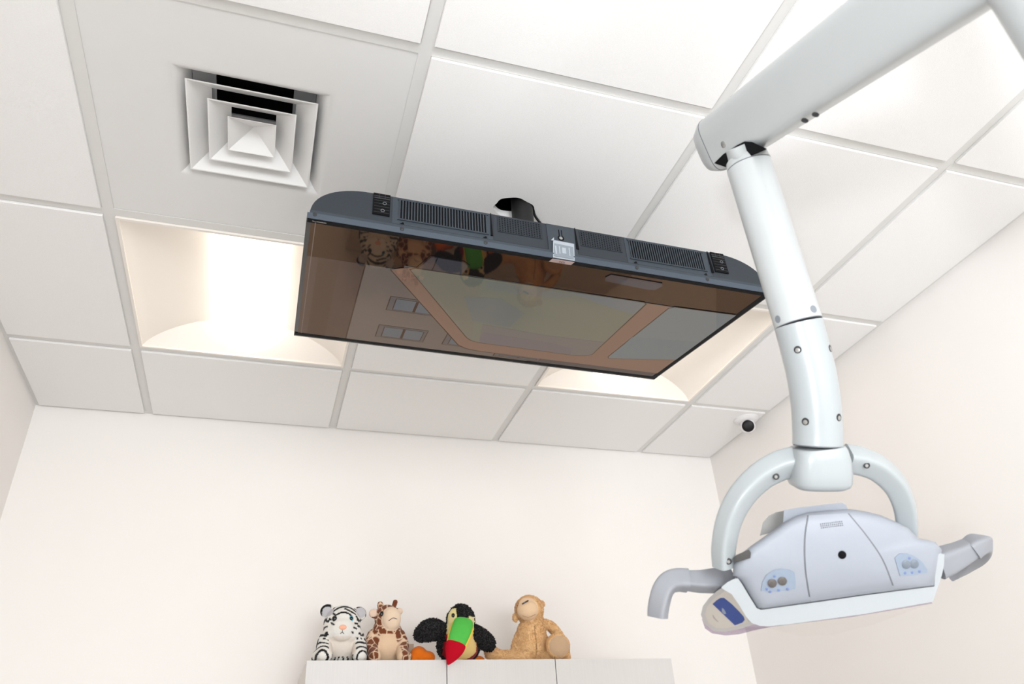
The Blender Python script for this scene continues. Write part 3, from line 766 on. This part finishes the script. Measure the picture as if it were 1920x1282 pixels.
def patch(name, left, right, rows, m, parent, lift, cols=10):
    """a thin sheet lying on the shell between two edge lines given as (u, v) polylines"""
    L_ = smoothpath([p+(0,) for p in left], rows); R2 = smoothpath([p+(0,) for p in right], rows)
    n = min(len(L_), len(R2))
    f = [[on_shell(L_[i].x+(R2[i].x-L_[i].x)*j/cols, L_[i].y+(R2[i].y-L_[i].y)*j/cols, lift) for j in range(cols+1)] for i in range(n)]
    b = [[p - toward*(lift+0.0015) for p in r] for r in f]
    bm = bmesh.new()
    F = [[bm.verts.new(p) for p in r] for r in f]; B = [[bm.verts.new(p) for p in r] for r in b]
    for i in range(n-1):
        for j in range(cols):
            bm.faces.new((F[i][j], F[i][j+1], F[i+1][j+1], F[i+1][j]))
    for i in range(n-1):
        bm.faces.new((F[i][0], F[i+1][0], B[i+1][0], B[i][0])); bm.faces.new((F[i][cols], F[i+1][cols], B[i+1][cols], B[i][cols]))
    return finish(name, bm, m, parent, smooth=40)
SL = [(1516, 966), (1510, 1010), (1511, 1065), (1520, 1127)]; SRt = [(1590, 962), (1625, 1005), (1655, 1050), (1677, 1106)]
patch('cover_seam', [(u-2, v) for u, v in SL], [(u+1.5, v) for u, v in SL], 6, M_SEAM, shell, 0.0006, 1)
patch('cover_seam', [(u-1.5, v) for u, v in SRt], [(u+2, v) for u, v in SRt], 6, M_SEAM, shell, 0.0004, 1)
cover = patch('centre_cover', [(u+0.5, v) for u, v in SL], [(u-1, v) for u, v in SRt], 6, M_GREYP, shell, 0.0011, 10)
disc('sensor_hole', on_shell(1579, 1040, 0.0012), toward, 0.0052, 0.0008, M_BLACK, cover, 20)
bm = bmesh.new()
for r in range(3):
    for q in range(12):
        u, v = 1539+q*3.6+r*0.8, 982+r*3.6-q*0.45
        c = on_shell(u, v, 0.0016); add_box(bm, (-0.0006, -0.0008, -0.0006), (0.0003, 0.0004, 0.0003), Matrix.Translation(c) @ cam.matrix_world.to_3x3().to_4x4())
finish('speaker_slots', bm, M_SEAM, cover, smooth=0, kind='stuff')
def button_pad(px, buttons, icons, bmat, label):
    c = (sum(p[0] for p in px)/len(px), sum(p[1] for p in px)/len(px))
    f = [on_shell(u, v, 0.0010) for u, v in px]; b = [p - toward*0.002 for p in f]
    bm = bmesh.new(); cv = bm.verts.new(on_shell(c[0], c[1], 0.0010)); F = [bm.verts.new(p) for p in f]; B = [bm.verts.new(p) for p in b]
    for i in range(len(F)):
        j = (i+1) % len(F); bm.faces.new((F[i], F[j], cv)); bm.faces.new((F[i], F[j], B[j], B[i]))
    pad = finish('button_pad', bm, M_LABEL, shell, smooth=60)
    pad['label'] = label
    for u, v in buttons: disc('button', on_shell(u, v, 0.0012), toward, 0.0056, 0.0012, bmat, pad, 18)
    for u, v in icons: disc('icon', on_shell(u, v, 0.0010), toward, 0.0019, 0.0004, M_ICON, pad, 6)
M_BTN = mat('button_brown', (0.10, 0.085, 0.08), 0.4); M_BTN2 = mat('button_bluegrey', (0.17, 0.195, 0.235), 0.4)
button_pad(smooth_pad := [(1427, 1108), (1430, 1090), (1438, 1077), (1450, 1069), (1465, 1066), (1480, 1068), (1490, 1073), (1492, 1090), (1491, 1104), (1460, 1109)],
           [(1448, 1093), (1467, 1089)], [(1452, 1080), (1438, 1104), (1460, 1106), (1477, 1104), (1444, 1109)], M_BTN, 'pale blue pad with two dark buttons')
button_pad([(1678, 1046), (1686, 1038), (1700, 1037), (1716, 1043), (1730, 1054), (1739, 1068), (1738, 1074), (1712, 1078), (1688, 1080)],
           [(1699, 1058), (1714, 1057)], [(1705, 1046), (1697, 1074), (1710, 1073), (1724, 1071)], M_BTN2, 'pale blue pad with two blue-grey buttons')
# block behind the top of the shell, and a raised dark patch painting the shade in the yoke notch
blk = [(1468, 985), (1470, 956), (1500, 951), (1579, 942), (1586, 946), (1592, 962), (1580, 985)]
prism('top_block', [at(u, v, 0.988) for u, v in blk], [at(u, v, 1.060) for u, v in blk], M_GREYP, lamp, bev=0.003, seg=3, smooth=50)
hc = [(1425, 1004), (1430, 980), (1441, 967), (1455, 960), (1472, 957), (1478, 990)]
prism('hinge_cover', [at(u, v, 1.012) for u, v in hc], [at(u, v, 1.060) for u, v in hc], mat('hinge_warm_grey', (0.36, 0.35, 0.335), 0.5), lamp, bev=0.003, seg=3, smooth=50)
nt_ = [(1375, 1046), (1381, 1040), (1392, 1036), (1404, 1030), (1408, 1036), (1407, 1046), (1384, 1053), (1376, 1053)]
prism('pivot_recess_shade', [on_shell(u, v, 0.008) for u, v in nt_], [on_shell(u, v, -0.01) for u, v in nt_], mat('recess_shade_grey', (0.11, 0.105, 0.10), 0.6), shell)
# white tray round the lower edge
tray = [(1352, 1101), (1364, 1091), (1376, 1085), (1384, 1084), (1391, 1094), (1404, 1116), (1419, 1140), (1427, 1143), (1522, 1130), (1620, 1116), (1752, 1099), (1754, 1070), (1756, 1041), (1763, 1037), (1771, 1039), (1770, 1060), (1766, 1078), (1757, 1104), (1749, 1128), (1620, 1151), (1480, 1170), (1440, 1174), (1425, 1173), (1410, 1168), (1399, 1156), (1386, 1134), (1372, 1114), (1360, 1107)]
trayb = [(u+(1560-u)*0.0, v, 1.06) for u, v in tray]
prism('white_tray', [at(u, v, 0.974) for u, v in tray], [at(*p) for p in trayb], M_TRAY, lamp, bev=0.0048, seg=4, smooth=50)
low = [(1400, 1110), (1430, 1144), (1750, 1100), (1760, 1060), (1762, 1075), (1748, 1122), (1440, 1168), (1418, 1160)]
# end cap with its label: a flat face turned to the left
E0, E1, E2 = at(1376, 1107, 0.985), at(1410, 1166, 0.980), at(1318, 1160, 1.055)
en = (E1-E0).cross(E2-E0).normalized()
if en.dot(toward) < 0: en = -en
ep = lambda u, v, lift=0.0: on_plane(u, v, E0, en) + en*lift
capo = [(1360, 1098), (1370, 1100), (1380, 1110), (1396, 1136), (1410, 1162), (1413, 1170), (1390, 1178), (1360, 1184), (1338, 1183), (1322, 1172), (1314, 1152), (1318, 1136), (1330, 1120), (1345, 1107)]
cap = prism('end_cap', [ep(u, v) for u, v in capo], [ep(u, v, -0.03) + (at(1500, 1120, 1.05)-at(1400, 1130, 1.05))*0.35 for u, v in capo], mat('cap_grey_white', (0.54, 0.515, 0.50), 0.45), lamp, bev=0.003, seg=3, smooth=50)
inn = lambda pts, q: [(1362+(u-1362)*q, 1146+(v-1146)*q) for u, v in pts]
capi = inn(capo, 0.82)
lab = prism('label_panel', [ep(u, v, -0.001) for u, v in capi], [ep(u, v, 0.0008) for u, v in capi], M_BEIGE, cap)
bl = [(1337, 1131), (1345, 1124), (1352, 1120), (1358, 1120), (1372, 1131), (1386, 1145), (1395, 1155), (1397, 1161), (1393, 1166), (1379, 1171)]
prism('blue_label', [ep(u, v, 0.0005) for u, v in bl], [ep(u, v, 0.0014) for u, v in bl], M_BLUE, cap)
dr = [(1355, 1138), (1359, 1141), (1363, 1149), (1359, 1150), (1355, 1145)]
prism('label_drop', [ep(u, v, 0.0012) for u, v in dr], [ep(u, v, 0.0018) for u, v in dr], M_LABEL, cap)
sm = [(1337, 1151), (1341, 1157), (1348, 1165), (1345, 1164), (1338, 1157)]
prism('label_smile', [ep(u, v, 0.0005) for u, v in sm], [ep(u, v, 0.0012) for u, v in sm], mat('print_brown', (0.42, 0.37, 0.34), 0.6), cap)
# clear lens edge and shield below
lens = [(1316, 1160), (1322, 1178), (1335, 1187), (1360, 1191), (1385, 1189), (1412, 1182), (1445, 1175), (1600, 1156), (1748, 1131), (1745, 1120), (1600, 1140), (1420, 1165)]
ldep = lambda u: 1.055-0.060*min(1, max(0, (u-1316)/110))
prism('lens_rim', [at(u, v, ldep(u)+0.004) for u, v in lens], [at(u, v, ldep(u)+0.05) for u, v in lens], M_SHIELD2, lamp, bev=0.002)
sh = [(1420, 1172), (1500, 1192), (1560, 1190), (1640, 1170), (1748, 1130), (1600, 1140)]
prism('clear_shield', [at(u, v, 1.035) for u, v in sh], [at(u, v, 1.040) for u, v in sh], M_SHIELD, lamp)
# grips
tilt = (toward*0.72 + CU*0.70).normalized()                  # upper face towards the room light, lower face down
g1 = [at(*p) for p in ((1368, 1086, 1.030), (1345, 1088, 1.024), (1312, 1090, 1.018), (1284, 1088, 1.015))]
sweep('grip_arm', g1, tilt, [(0.031, 0.026), (0.029, 0.025), (0.025, 0.023), (0.022, 0.021)], M_GREYP2, lamp, n=6, k=40)
g2 = smoothpath([(1288, 1088, 1.015), (1270, 1087, 1.013), (1254, 1092, 1.008), (1243, 1106, 1.002), (1237, 1126, .997), (1234, 1143, .994), (1233, 1157, .992)], 5)
gref = [(tilt*(1-i/(len(g2)-1)) + (toward*0.62 - CR*0.62 + CU*0.2)*(i/(len(g2)-1))).normalized() for i in range(len(g2))]
sweep('grip', [at(*p) for p in g2], gref, taper(len(g2), 0.027, 0.025, 0.025, 0.016), M_GREYP2, lamp, n=5, k=40)
g3 = [at(*p) for p in ((1752, 1058, 1.03), (1775, 1049, 1.032), (1802, 1037, 1.034), (1822, 1026, 1.036))]
sweep('grip_arm', g3, CU, [(0.036, 0.036), (0.033, 0.033), (0.029, 0.027), (0.026, 0.023)], M_GREYP2, lamp, n=5, k=40)
g4 = smoothpath([(1818, 1031, 1.034), (1832, 1020, 1.036), (1840, 1020, 1.050), (1836, 1034, 1.075), (1822, 1050, 1.098), (1800, 1066, 1.115), (1782, 1076, 1.125)], 5)
sweep('grip', [at(*p) for p in g4], CU, taper(len(g4), 0.029, 0.024, 0.025, 0.020), M_GREYP2, lamp, n=5, k=40)

# ------------------------------------------------------------------ plush toys on the cabinet
PX = 0.00150                                                # metres per photo pixel at the cabinet top
def sph(bm, c, r, rot=None, sub=3):
    m = Matrix.Translation(Vector(c)) @ (rot.to_4x4() if rot is not None else Matrix.Identity(4)) @ Matrix.Diagonal((r[0], r[1], r[2], 1))
    bmesh.ops.create_icosphere(bm, subdivisions=sub, radius=1, matrix=m)
def caps(bm, pts):
    """a limb: points (x, y, z, r) joined by overlapping balls"""
    P_ = smoothpath(pts, 6)
    for p in P_: sph(bm, p[:3], (p[3],)*3, sub=2)
def plush(name, bm, parent, color_fn, m, voxel=0.0032, smooth_it=6, jitter=0.0):
    me = bpy.data.meshes.new('tmp'); bm.to_mesh(me); bm.free()
    o = bpy.data.objects.new('tmp', me); COL.objects.link(o)
    r = o.modifiers.new('r', 'REMESH'); r.mode = 'VOXEL'; r.voxel_size = voxel; r.use_smooth_shade = True
    if smooth_it:
        s = o.modifiers.new('s', 'SMOOTH'); s.factor = 0.5; s.iterations = smooth_it
    bpy.context.view_layer.update()
    out = bpy.data.meshes.new_from_object(o.evaluated_get(bpy.context.evaluated_depsgraph_get()))
    bpy.data.objects.remove(o); out.name = name
    out.polygons.foreach_set('use_smooth', [True]*len(out.polygons))
    for v in out.vertices:
        if v.co.z < 0.0002: v.co.z = 0.0002               # sits flat on the cabinet top
    if jitter:
        for v in out.vertices:
            q = noise.noise(v.co*180)*jitter; v.co += v.normal*q
    at_ = out.color_attributes.new('Col', 'FLOAT_COLOR', 'POINT')
    for i, v in enumerate(out.vertices): at_.data[i].color = tuple(color_fn(v.co)) + (1,)
    out.materials.clear(); out.materials.append(m)
    ob = bpy.data.objects.new(name, out); COL.objects.link(ob); ob.parent = parent
    return ob
def lumps(name, src, parent, n, r, m, keep=None, spread=0.6, seed=1, long=1.0):
    """short tufts scattered over a plush surface, all one part"""
    rnd = random.Random(seed); me = src.data; ps = [p for p in me.polygons if keep is None or keep(p.center)]
    bm = bmesh.new(); lay = bm.verts.layers.float_color.new('Col'); ca = me.color_attributes['Col'].data
    ws = [p.area for p in ps]
    for p in rnd.choices(ps, ws, k=n):
        nn = (p.normal + Vector((rnd.gauss(0, .35), rnd.gauss(0, .35), rnd.gauss(0, .35)))).normalized()
        a = nn.orthogonal().normalized(); b = nn.cross(a); rr = r*rnd.uniform(0.7, 1.25); c = p.center - p.normal*r*0.3
        col = ca[p.vertices[0]].color
        base = [bm.verts.new(c + (a*math.cos(q) + b*math.sin(q))*rr) for q in (0, 2.1, 4.2)]
        mid = [bm.verts.new(c + nn*rr*long + (a*math.cos(q+1) + b*math.sin(q+1))*rr*0.8) for q in (0, 2.1, 4.2)]
        tip = bm.verts.new(c + nn*rr*long*2.0 + a*rr*spread)
        for v in base+mid+[tip]: v[lay] = col
        for i in range(3):
            j = (i+1) % 3
            bm.faces.new((base[i], base[j], mid[j], mid[i])); bm.faces.new((mid[i], mid[j], tip))
    return finish(name, bm, m, parent, smooth=0, kind='stuff') if False else _fin(name, bm, m, parent)
def _fin(name, bm, m, parent):
    me = bpy.data.meshes.new(name); bm.to_mesh(me); bm.free(); me.materials.append(m)
    o = bpy.data.objects.new(name, me); COL.objects.link(o); o.parent = parent; o['kind'] = 'stuff'; return o
def local_ball(name, c, r, m, parent, sub=3):
    bm = bmesh.new(); sph(bm, c, r if isinstance(r, tuple) else (r,)*3, sub=sub)
    me = bpy.data.meshes.new(name); bm.to_mesh(me); bm.free(); me.materials.append(m)
    me.polygons.foreach_set('use_smooth', [True]*len(me.polygons))
    o = bpy.data.objects.new(name, me); COL.objects.link(o); o.parent = parent; return o
def local_line(name, pts, r, m, parent):
    bm = bmesh.new(); add_sweep(bm, [Vector(p) for p in smoothpath(pts, 4)], Vector((0, 1, 0.01)), [(2*r, 2*r)]*((len(pts)-1)*4+1), 2, 6)
    me = bpy.data.meshes.new(name); bm.to_mesh(me); bm.free(); me.materials.append(m)
    o = bpy.data.objects.new(name, me); COL.objects.link(o); o.parent = parent; return o
M_PLUSH = attr_mat('plush_pile', 0.95, bump=0.5, bscale=700, spec=0.1, sheen=0.15)
M_PUPIL = mat('eye_black', (0.006, 0.005, 0.005), 0.08)
M_IRIS = mat('eye_blue', (0.10, 0.42, 0.55), 0.15)
M_NOSE = mat('nose_peach', (0.90, 0.45, 0.30), 0.8)
M_THREAD = mat('thread_black', (0.03, 0.025, 0.025), 0.8)
GT = 'plush animals sitting on top of the cabinet'
# tuples below: x to the right, y towards the room is negative, z up; in photo pixels, scaled by PX
def toy(name, u0, y, label):
    p = on_y(u0, 1237, y)
    return thing(name, (p.x, y, CT+0.0005), label, 'plush toy', GT)
def S(*v): return tuple(q*PX for q in v)
def mixc(a, b, t):
    t = min(1, max(0, t)); return tuple(x+(y-x)*t for x, y in zip(a, b))

# every toy: local z=0 at the cabinet top; the front edge hides the lowest 8 pixels
ZB = 8
# ---- white tiger (u0 = 637)
def tiger():
    t = toy('plush_tiger', 637, -0.285, 'white plush tiger with black stripes and blue eyes, first toy from the left')
    bm = bmesh.new()
    sph(bm, S(2, 6, 34+ZB), S(36, 30, 42)); sph(bm, S(0, -4, 62+ZB), S(35, 31, 35))         # body, head
    sph(bm, S(-1, -24, 50+ZB), S(24, 17, 22)); sph(bm, S(-14, -12, 48+ZB), S(20, 20, 20)); sph(bm, S(14, -12, 46+ZB), S(22, 20, 20))
    for s in (-1, 1):
        caps(bm, [S(s*28+2, 0, 40+ZB, 14), S(s*32+1, -12, 22+ZB, 15), S(s*30+1, -32, 12, 13)])
        caps(bm, [S(s*32, 10, 12, 13), S(s*38-2, -12, 12, 13), S(s*33-1, -34, 13, 13)])
        sph(bm, S(s*30+1, -6, 84+ZB-s*2), S(14, 5, 13), Matrix.Rotation(s*0.5, 3, 'Y'))
    W, K, G = (0.80, 0.77, 0.72), (0.010, 0.009, 0.009), (0.52, 0.50, 0.52)
    def col(p):
        x, y, z = p.x/PX, p.y/PX, p.z/PX-ZB
        wob = noise.noise(p*45)*5
        if z > 70 and ((abs(x-2)-31)/10)**2 + ((z-83)/10)**2 < 1 and y < -6: return G                                   # inside of the ears
        if z > 72 and abs(x-2) > 25: return K if z > 86 or abs(x-2) > 40 else W
        if z > 36:
            if y < -6 and abs(z-(78.5-0.028*(x+1)**2)) < 1.9 and abs(x+1) < 17: return K
            for ax, az, bx_, bz_ in ((2, 86, 21, 77), (-20, 79, -17, 74), (23, 73, 27, 69), (21, 60, 26, 60), (19, 51, 24, 50), (16, 43, 18, 42), (-22, 60, -18, 56), (-25, 68, -23, 66)):
                q = min(1, max(0, ((x-ax)*(bx_-ax)+(z-az)*(bz_-az))/((bx_-ax)**2+(bz_-az)**2)))
                if y < -4 and math.hypot(x-ax-q*(bx_-ax), z-az-q*(bz_-az)) < 1.7: return K
            if ((x+1)/27)**2 + ((z-53)/26.5)**2 < 1 and y < -8:
                return W
            r = math.hypot(x*0.9, (z-44)*1.0)
            if z > 62 and abs(z-(91-0.02*(x-2)**2)) < 2.0 and abs(x-2) < 25: return K
            if z > 62 and abs(z-(101-0.03*(x-2)**2)) < 1.6 and y > -30: return K
            if abs(x) > 24 and ((z+wob) % 13) < 5 and y > -26: return K
            return W
        if abs(x) < 24 and y < -8 and z > 4: return (0.78, 0.70, 0.62)
        if z < 32 and y < -20:
            d = math.hypot(abs(x)-36, z+2)
            return K if (d + wob*0.6) % 9.0 < 3.4 and d > 7 else W
        return K if (abs(x)*0.9 + wob + z*0.15) % 8.5 < 3.3 else W
    body = plush('body', bm, t, col, M_PLUSH, 0.0026, 4)
    for s, px_ in ((-1, -17), (1, 13)):
        local_ball('eye', S(px_, -31, 67+ZB), S(4.6, 2.6, 5.4), M_IRIS if s > 0 else M_PUPIL, t); local_ball('pupil', S(px_+0.4, -33, 67.4+ZB), S(3.0, 1.6, 3.6), M_PUPIL, t)
    local_ball('nose', S(-2, -40, 50+ZB), S(7, 3.5, 4.6), M_NOSE, t)
    local_line('mouth', [S(-6, -40, 39+ZB), S(-2.5, -41.5, 41+ZB), S(1, -40, 38.6+ZB)], 0.0007, M_THREAD, t)
    local_line('mouth', [S(-2.5, -41.5, 41+ZB), S(-2.3, -41, 45+ZB)], 0.0007, M_THREAD, t)
tiger()
# ---- giraffe (u0 = 723)
def giraffe():
    t = toy('plush_giraffe', 723, -0.264, 'brown patched plush giraffe with cream muzzle and belly, second toy from the left')
    bm = bmesh.new()
    sph(bm, S(1, 8, 28+ZB), S(37, 28, 36)); sph(bm, S(1, 2, 52+ZB), S(29, 24, 30)); sph(bm, S(0, 0, 78+ZB), S(24, 24, 26))
    sph(bm, S(6, -18, 73+ZB), S(18.5, 18, 22.5))
    caps(bm, [S(-12, 2, 96+ZB, 6), S(-14, 0, 104+ZB, 6.4)]); caps(bm, [S(13, 4, 98+ZB, 4.6), S(16, 3, 110+ZB, 5.2)])
    sph(bm, S(-26, 0, 87+ZB), S(9.5, 5, 9), None); sph(bm, S(24, 2, 92+ZB), S(8, 5, 7))
    for s in (-1, 1):
        caps(bm, [S(s*27, 0, 48+ZB, 10), S(s*31, -8, 28+ZB, 12), S(s*27, -24, 12+ZB, 12), S(s*26, -38, 10, 12)])
        caps(bm, [S(s*30, 8, 14, 14), S(s*36, -16, 12, 12)])
    CR_, BR = (0.83, 0.60, 0.42), (0.19, 0.055, 0.022)
    def cell(p, sc):
        q = Vector((p.x*sc[0], p.y*sc[1], p.z*sc[2])); d, _ = noise.voronoi(q); return d[1]-d[0]
    def col(p):
        x, y, z = p.x/PX, p.y/PX, p.z/PX-ZB
        if z > 50 and ((x-6)/19.5)**2 + ((z-73)/23.5)**2 < 1 and y < -6: return (0.86, 0.66, 0.49)
        if z > 80 and abs(x) > 21: return (0.88, 0.66, 0.52)
        if z > 103 and x > 5: return BR
        if z < 46 and ((x-1)/(12+ (53-z)*0.26 if z > 12 else 22))**2 < 1 and y < -4: return (0.78, 0.56, 0.38)
        e = cell(p, (50, 50, 42) if z < 55 else (52, 52, 48))
        return mixc(CR_, BR, (e-0.075)/0.06)
    plush('body', bm, t, col, M_PLUSH, 0.0026, 4)
    local_ball('eye', S(-13.5, -21.5, 82+ZB), S(3.6, 2.4, 4.8), M_PUPIL, t)
    local_line('mouth', [S(-2, -35.5, 66+ZB), S(6, -37, 71+ZB), S(14, -34.5, 69.5+ZB)], 0.0008, M_THREAD, t)
    local_line('tail', [S(-30, 8, 34+ZB), S(-38, 8, 35+ZB), S(-46, 8, 34+ZB)], 0.0034, mat('tail_brown', (0.30, 0.12, 0.06), 0.9), t)
giraffe()
# ---- toucan (u0 = 860)
def toucan():
    t = toy('plush_toucan', 860, -0.290, 'black plush toucan with green and red beak hanging over the cabinet edge')
    BK = (0.010, 0.009, 0.010); YL = (0.86, 0.62, 0.20)
    bm = bmesh.new()
    sph(bm, S(2, 8, 26+ZB), S(42, 30, 34)); sph(bm, S(4, -6, 70+ZB), S(27, 26, 30)); sph(bm, S(3, 2, 48+ZB), S(34, 24, 28))
    def col(p):
        x, y, z = p.x/PX, p.y/PX, p.z/PX-ZB
        if z > 44:
            xr, zr = x-3, z-74
            top = -0.42*xr + 16 - 0.012*xr*xr                # slanting hair line
            left = x < -9 and z < 92 - 0.3*abs(x+14) and y < -4 and x > -27
            right = x > 15 and z < 74 and y < -4 and x < 30
            if (left or right) and z > 36: return (0.90, 0.76, 0.36) if left else (0.84, 0.72, 0.38)
            if y < -14 and z < 70 and -14 < x < 24: return YL
            return BK
        if y < -8 and ((x-3)/(30))**2 < 1 and z < 46:
            if x < -24: return (0.45, 0.01, 0.02)
            return (0.84, 0.60, 0.24)
        if y < 2 and ((x-3)/35)**2 < 1 and z < 30: return (0.30, 0.008, 0.015)
        return BK
    body = plush('body', bm, t, col, M_PLUSH, 0.003, 4)
    dark = lambda p: body_dark(p)
    ca = body.data.color_attributes['Col'].data
    def keepdark(c):
        return max(col(c)) < 0.02
    lumps('body_fleece', body, t, 2600, 0.0030, M_PLUSH, keepdark, seed=3)
    for s, pts, nm in ((-1, [S(-34, 4, 52+ZB, 16), S(-50, -2, 54+ZB, 19.5), S(-64, -4, 50+ZB, 18.5), S(-75, -4, 44+ZB, 13)], 'wing'),
                   (1, [S(30, 4, 50+ZB, 15), S(42, -4, 40+ZB, 17), S(54, -8, 30+ZB, 15.5), S(60, -10, 24+ZB, 11)], 'wing')):
        b2 = bmesh.new(); caps(b2, pts)
        w = plush(nm, b2, t, lambda p: BK, M_PLUSH, 0.003, 4)
        lumps('wing_fleece', w, w, 1500, 0.0030, M_PLUSH, seed=5+s)
    # beak: green upper with yellow edges, red tip curving over the edge of the cabinet
    path = smoothpath([(5, -24, 66), (0, -38, 55), (-8, -52, 40), (-18, -62, 20), (-27, -67, 0), (-37, -66, -20)], 8)
    wid = [(18+3*math.sin(math.pi*min(1, q*1.6)))*min(1, 0.45+4.5*q)*(1 if q < 0.68 else 1-((q-0.68)/0.32)**1.6*0.90) for q in [i/(len(path)-1) for i in range(len(path))]]
    pts = [Vector(S(p[0], p[1], p[2]+ZB)) for p in path]
    def piece(name, i0, i1, m, grow=1.0, hgt=0.62, off=0.0):
        bm = bmesh.new()
        fr = frames(pts, Vector((0, -1, 0.9)))
        rings = []
        for i in range(i0, i1+1):
            p, s, b = fr[i]; w = max(0.6, wid[i])*PX*grow
            rings.append([p + b*off + s*x*w + b*y*w*hgt for x, y in superring(2, 2, 2.3, 24)])
        add_loft(bm, rings)
        bmesh.ops.recalc_face_normals(bm, faces=bm.faces[:])
        me = bpy.data.meshes.new(name); bm.to_mesh(me); bm.free(); me.materials.append(m)
        me.polygons.foreach_set('use_smooth', [True]*len(me.polygons)); me.set_sharp_from_angle(angle=math.radians(60))
        o = bpy.data.objects.new(name, me); COL.objects.link(o); o.parent = t; return o
    n = len(pts)-1; cut = int(n*0.66)
    bk = piece('beak', 0, cut, mat('beak_green', (0.10, 0.52, 0.085), 0.9, var=0.06, vscale=90, bump=0.2, bscale=600, spec=0.1), 0.94, 0.60, 0.0020)
    ed = piece('beak_edge', 0, cut, mat('beak_yellow', (0.90, 0.62, 0.10), 0.9, bump=0.2, bscale=600, spec=0.1), 1.06, 0.40, -0.0045)
    tp = piece('beak_tip', cut, n, mat('beak_red', (0.48, 0.004, 0.018), 0.9, var=0.05, vscale=90, bump=0.2, bscale=600, spec=0.1), 1.03, 0.62, 0.0)
    local_ball('eye', S(-15.5, -24, 76+ZB), S(3.4, 2.6, 4.2), M_PUPIL, t); local_ball('eye', S(19.5, -27.5, 62+ZB), S(2.8, 2.4, 3.4), M_PUPIL, t)
    b3 = bmesh.new(); sph(b3, S(-76, 10, 17), S(17, 15, 17)); sph(b3, S(-60, 8, 13), S(16, 13, 12)); sph(b3, S(-86, 8, 10), S(11, 11, 9))
    plush('foot', b3, t, lambda p: (0.86, 0.19, 0.012), M_PLUSH, 0.003, 4)
    b3 = bmesh.new(); sph(b3, S(46, 26, 9), S(14, 10, 10)); sph(b3, S(36, 22, 9), S(12, 10, 10))
    plush('foot', b3, t, lambda p: (0.86, 0.19, 0.012), M_PLUSH, 0.003, 4)
toucan()
# ---- monkey (u0 = 1003)
def monkey():
    t = toy('plush_monkey', 1003, -0.275, 'tan plush monkey with long arms and furry feet, last toy on the right')
    bm = bmesh.new()
    sph(bm, S(-2, 6, 28+ZB), S(37, 30, 34)); sph(bm, S(-2, 4, 52+ZB), S(30, 24, 30)); sph(bm, S(-1, 2, 68+ZB), S(23, 19, 18))
    sph(bm, S(-6, -2, 96+ZB), S(30, 28, 28)); sph(bm, S(2, 2, 86+ZB), S(22, 20, 24)); 
    sph(bm, S(-17, -22, 90+ZB), S(21.5, 20, 19.5)); sph(bm, S(-19, -20, 101+ZB), S(15, 12, 14))
    caps(bm, [S(20, 4, 70+ZB, 10), S(38, 0, 64+ZB, 10.5), S(55, -4, 42+ZB, 10.5), S(60, -8, 20+ZB, 10.5), S(61, -14, 4, 10)])
    caps(bm, [S(-20, 8, 60+ZB, 9), S(-32, 8, 38+ZB, 9), S(-38, 6, 22+ZB, 9), S(-39, 2, 6+ZB, 9)])
    caps(bm, [S(-22, -2, 13, 15), S(-44, 2, 15, 13), S(-66, 8, 15, 13), S(-82, 11, 19, 15), S(-88, 11, 25, 13)])
    caps(bm, [S(22, -6, 13, 14), S(34, -22, 18, 14)])
    sph(bm, S(38, -34, 20+ZB), S(25, 15, 24))
    sph(bm, S(23, 2, 108+ZB), S(8, 4, 8)); sph(bm, S(-37, -2, 80+ZB), S(6, 5, 10))
    def col(p):
        x, y, z = p.x/PX, p.y/PX, p.z/PX-ZB
        T1, FACE, SOLE = (0.78, 0.46, 0.21), (0.88, 0.62, 0.40), (0.58, 0.39, 0.245)
        if z > 62 and y < -16 and ((x+17)/22)**2 + ((z-92)/24)**2 < 1: return FACE
        if y < -40 and ((x-38)/21)**2 + ((z-18)/19)**2 < 1: return SOLE
        if z < 62 and abs(x+2) < 1.0 and y < -12: return (0.42, 0.22, 0.09)
        return mixc(T1, (0.86, 0.55, 0.28), 0.5+noise.noise(p*60))
    body = plush('body', bm, t, col, M_PLUSH, 0.0028, 5)
    lumps('fur', body, t, 9000, 0.0012, M_PLUSH, lambda c: not (c.y/PX < -40 and ((c.x/PX-38)/22)**2 + ((c.z/PX-ZB-18)/20)**2 < 1) and not (c.z/PX-ZB > 62 and c.y/PX < -16 and ((c.x/PX+17)/23)**2 + ((c.z/PX-ZB-92)/25)**2 < 1), spread=1.0, seed=9, long=1.4)
    local_line('eye', [S(-32, -35, 99+ZB), S(-26, -37.5, 102+ZB), S(-19, -37.5, 105.5+ZB)], 0.0021, M_PUPIL, t)
    local_line('mouth', [S(-33, -33, 77+ZB), S(-20, -37, 73.5+ZB), S(-5, -36, 79+ZB)], 0.0005, mat('seam_brown', (0.40, 0.2, 0.09), 0.9), t)
monkey()
# pale card box behind the giraffe
bx = box('cardboard_box', (on_y(680, 1220, -0.16).x, -0.20, CT+0.0003), (on_y(771, 1220, -0.16).x, -0.12, on_y(725, 1207, -0.20).z), M_CARD, None, bev=0.001)
tag(bx, 'small pale card box half hidden behind the plush giraffe', 'box')
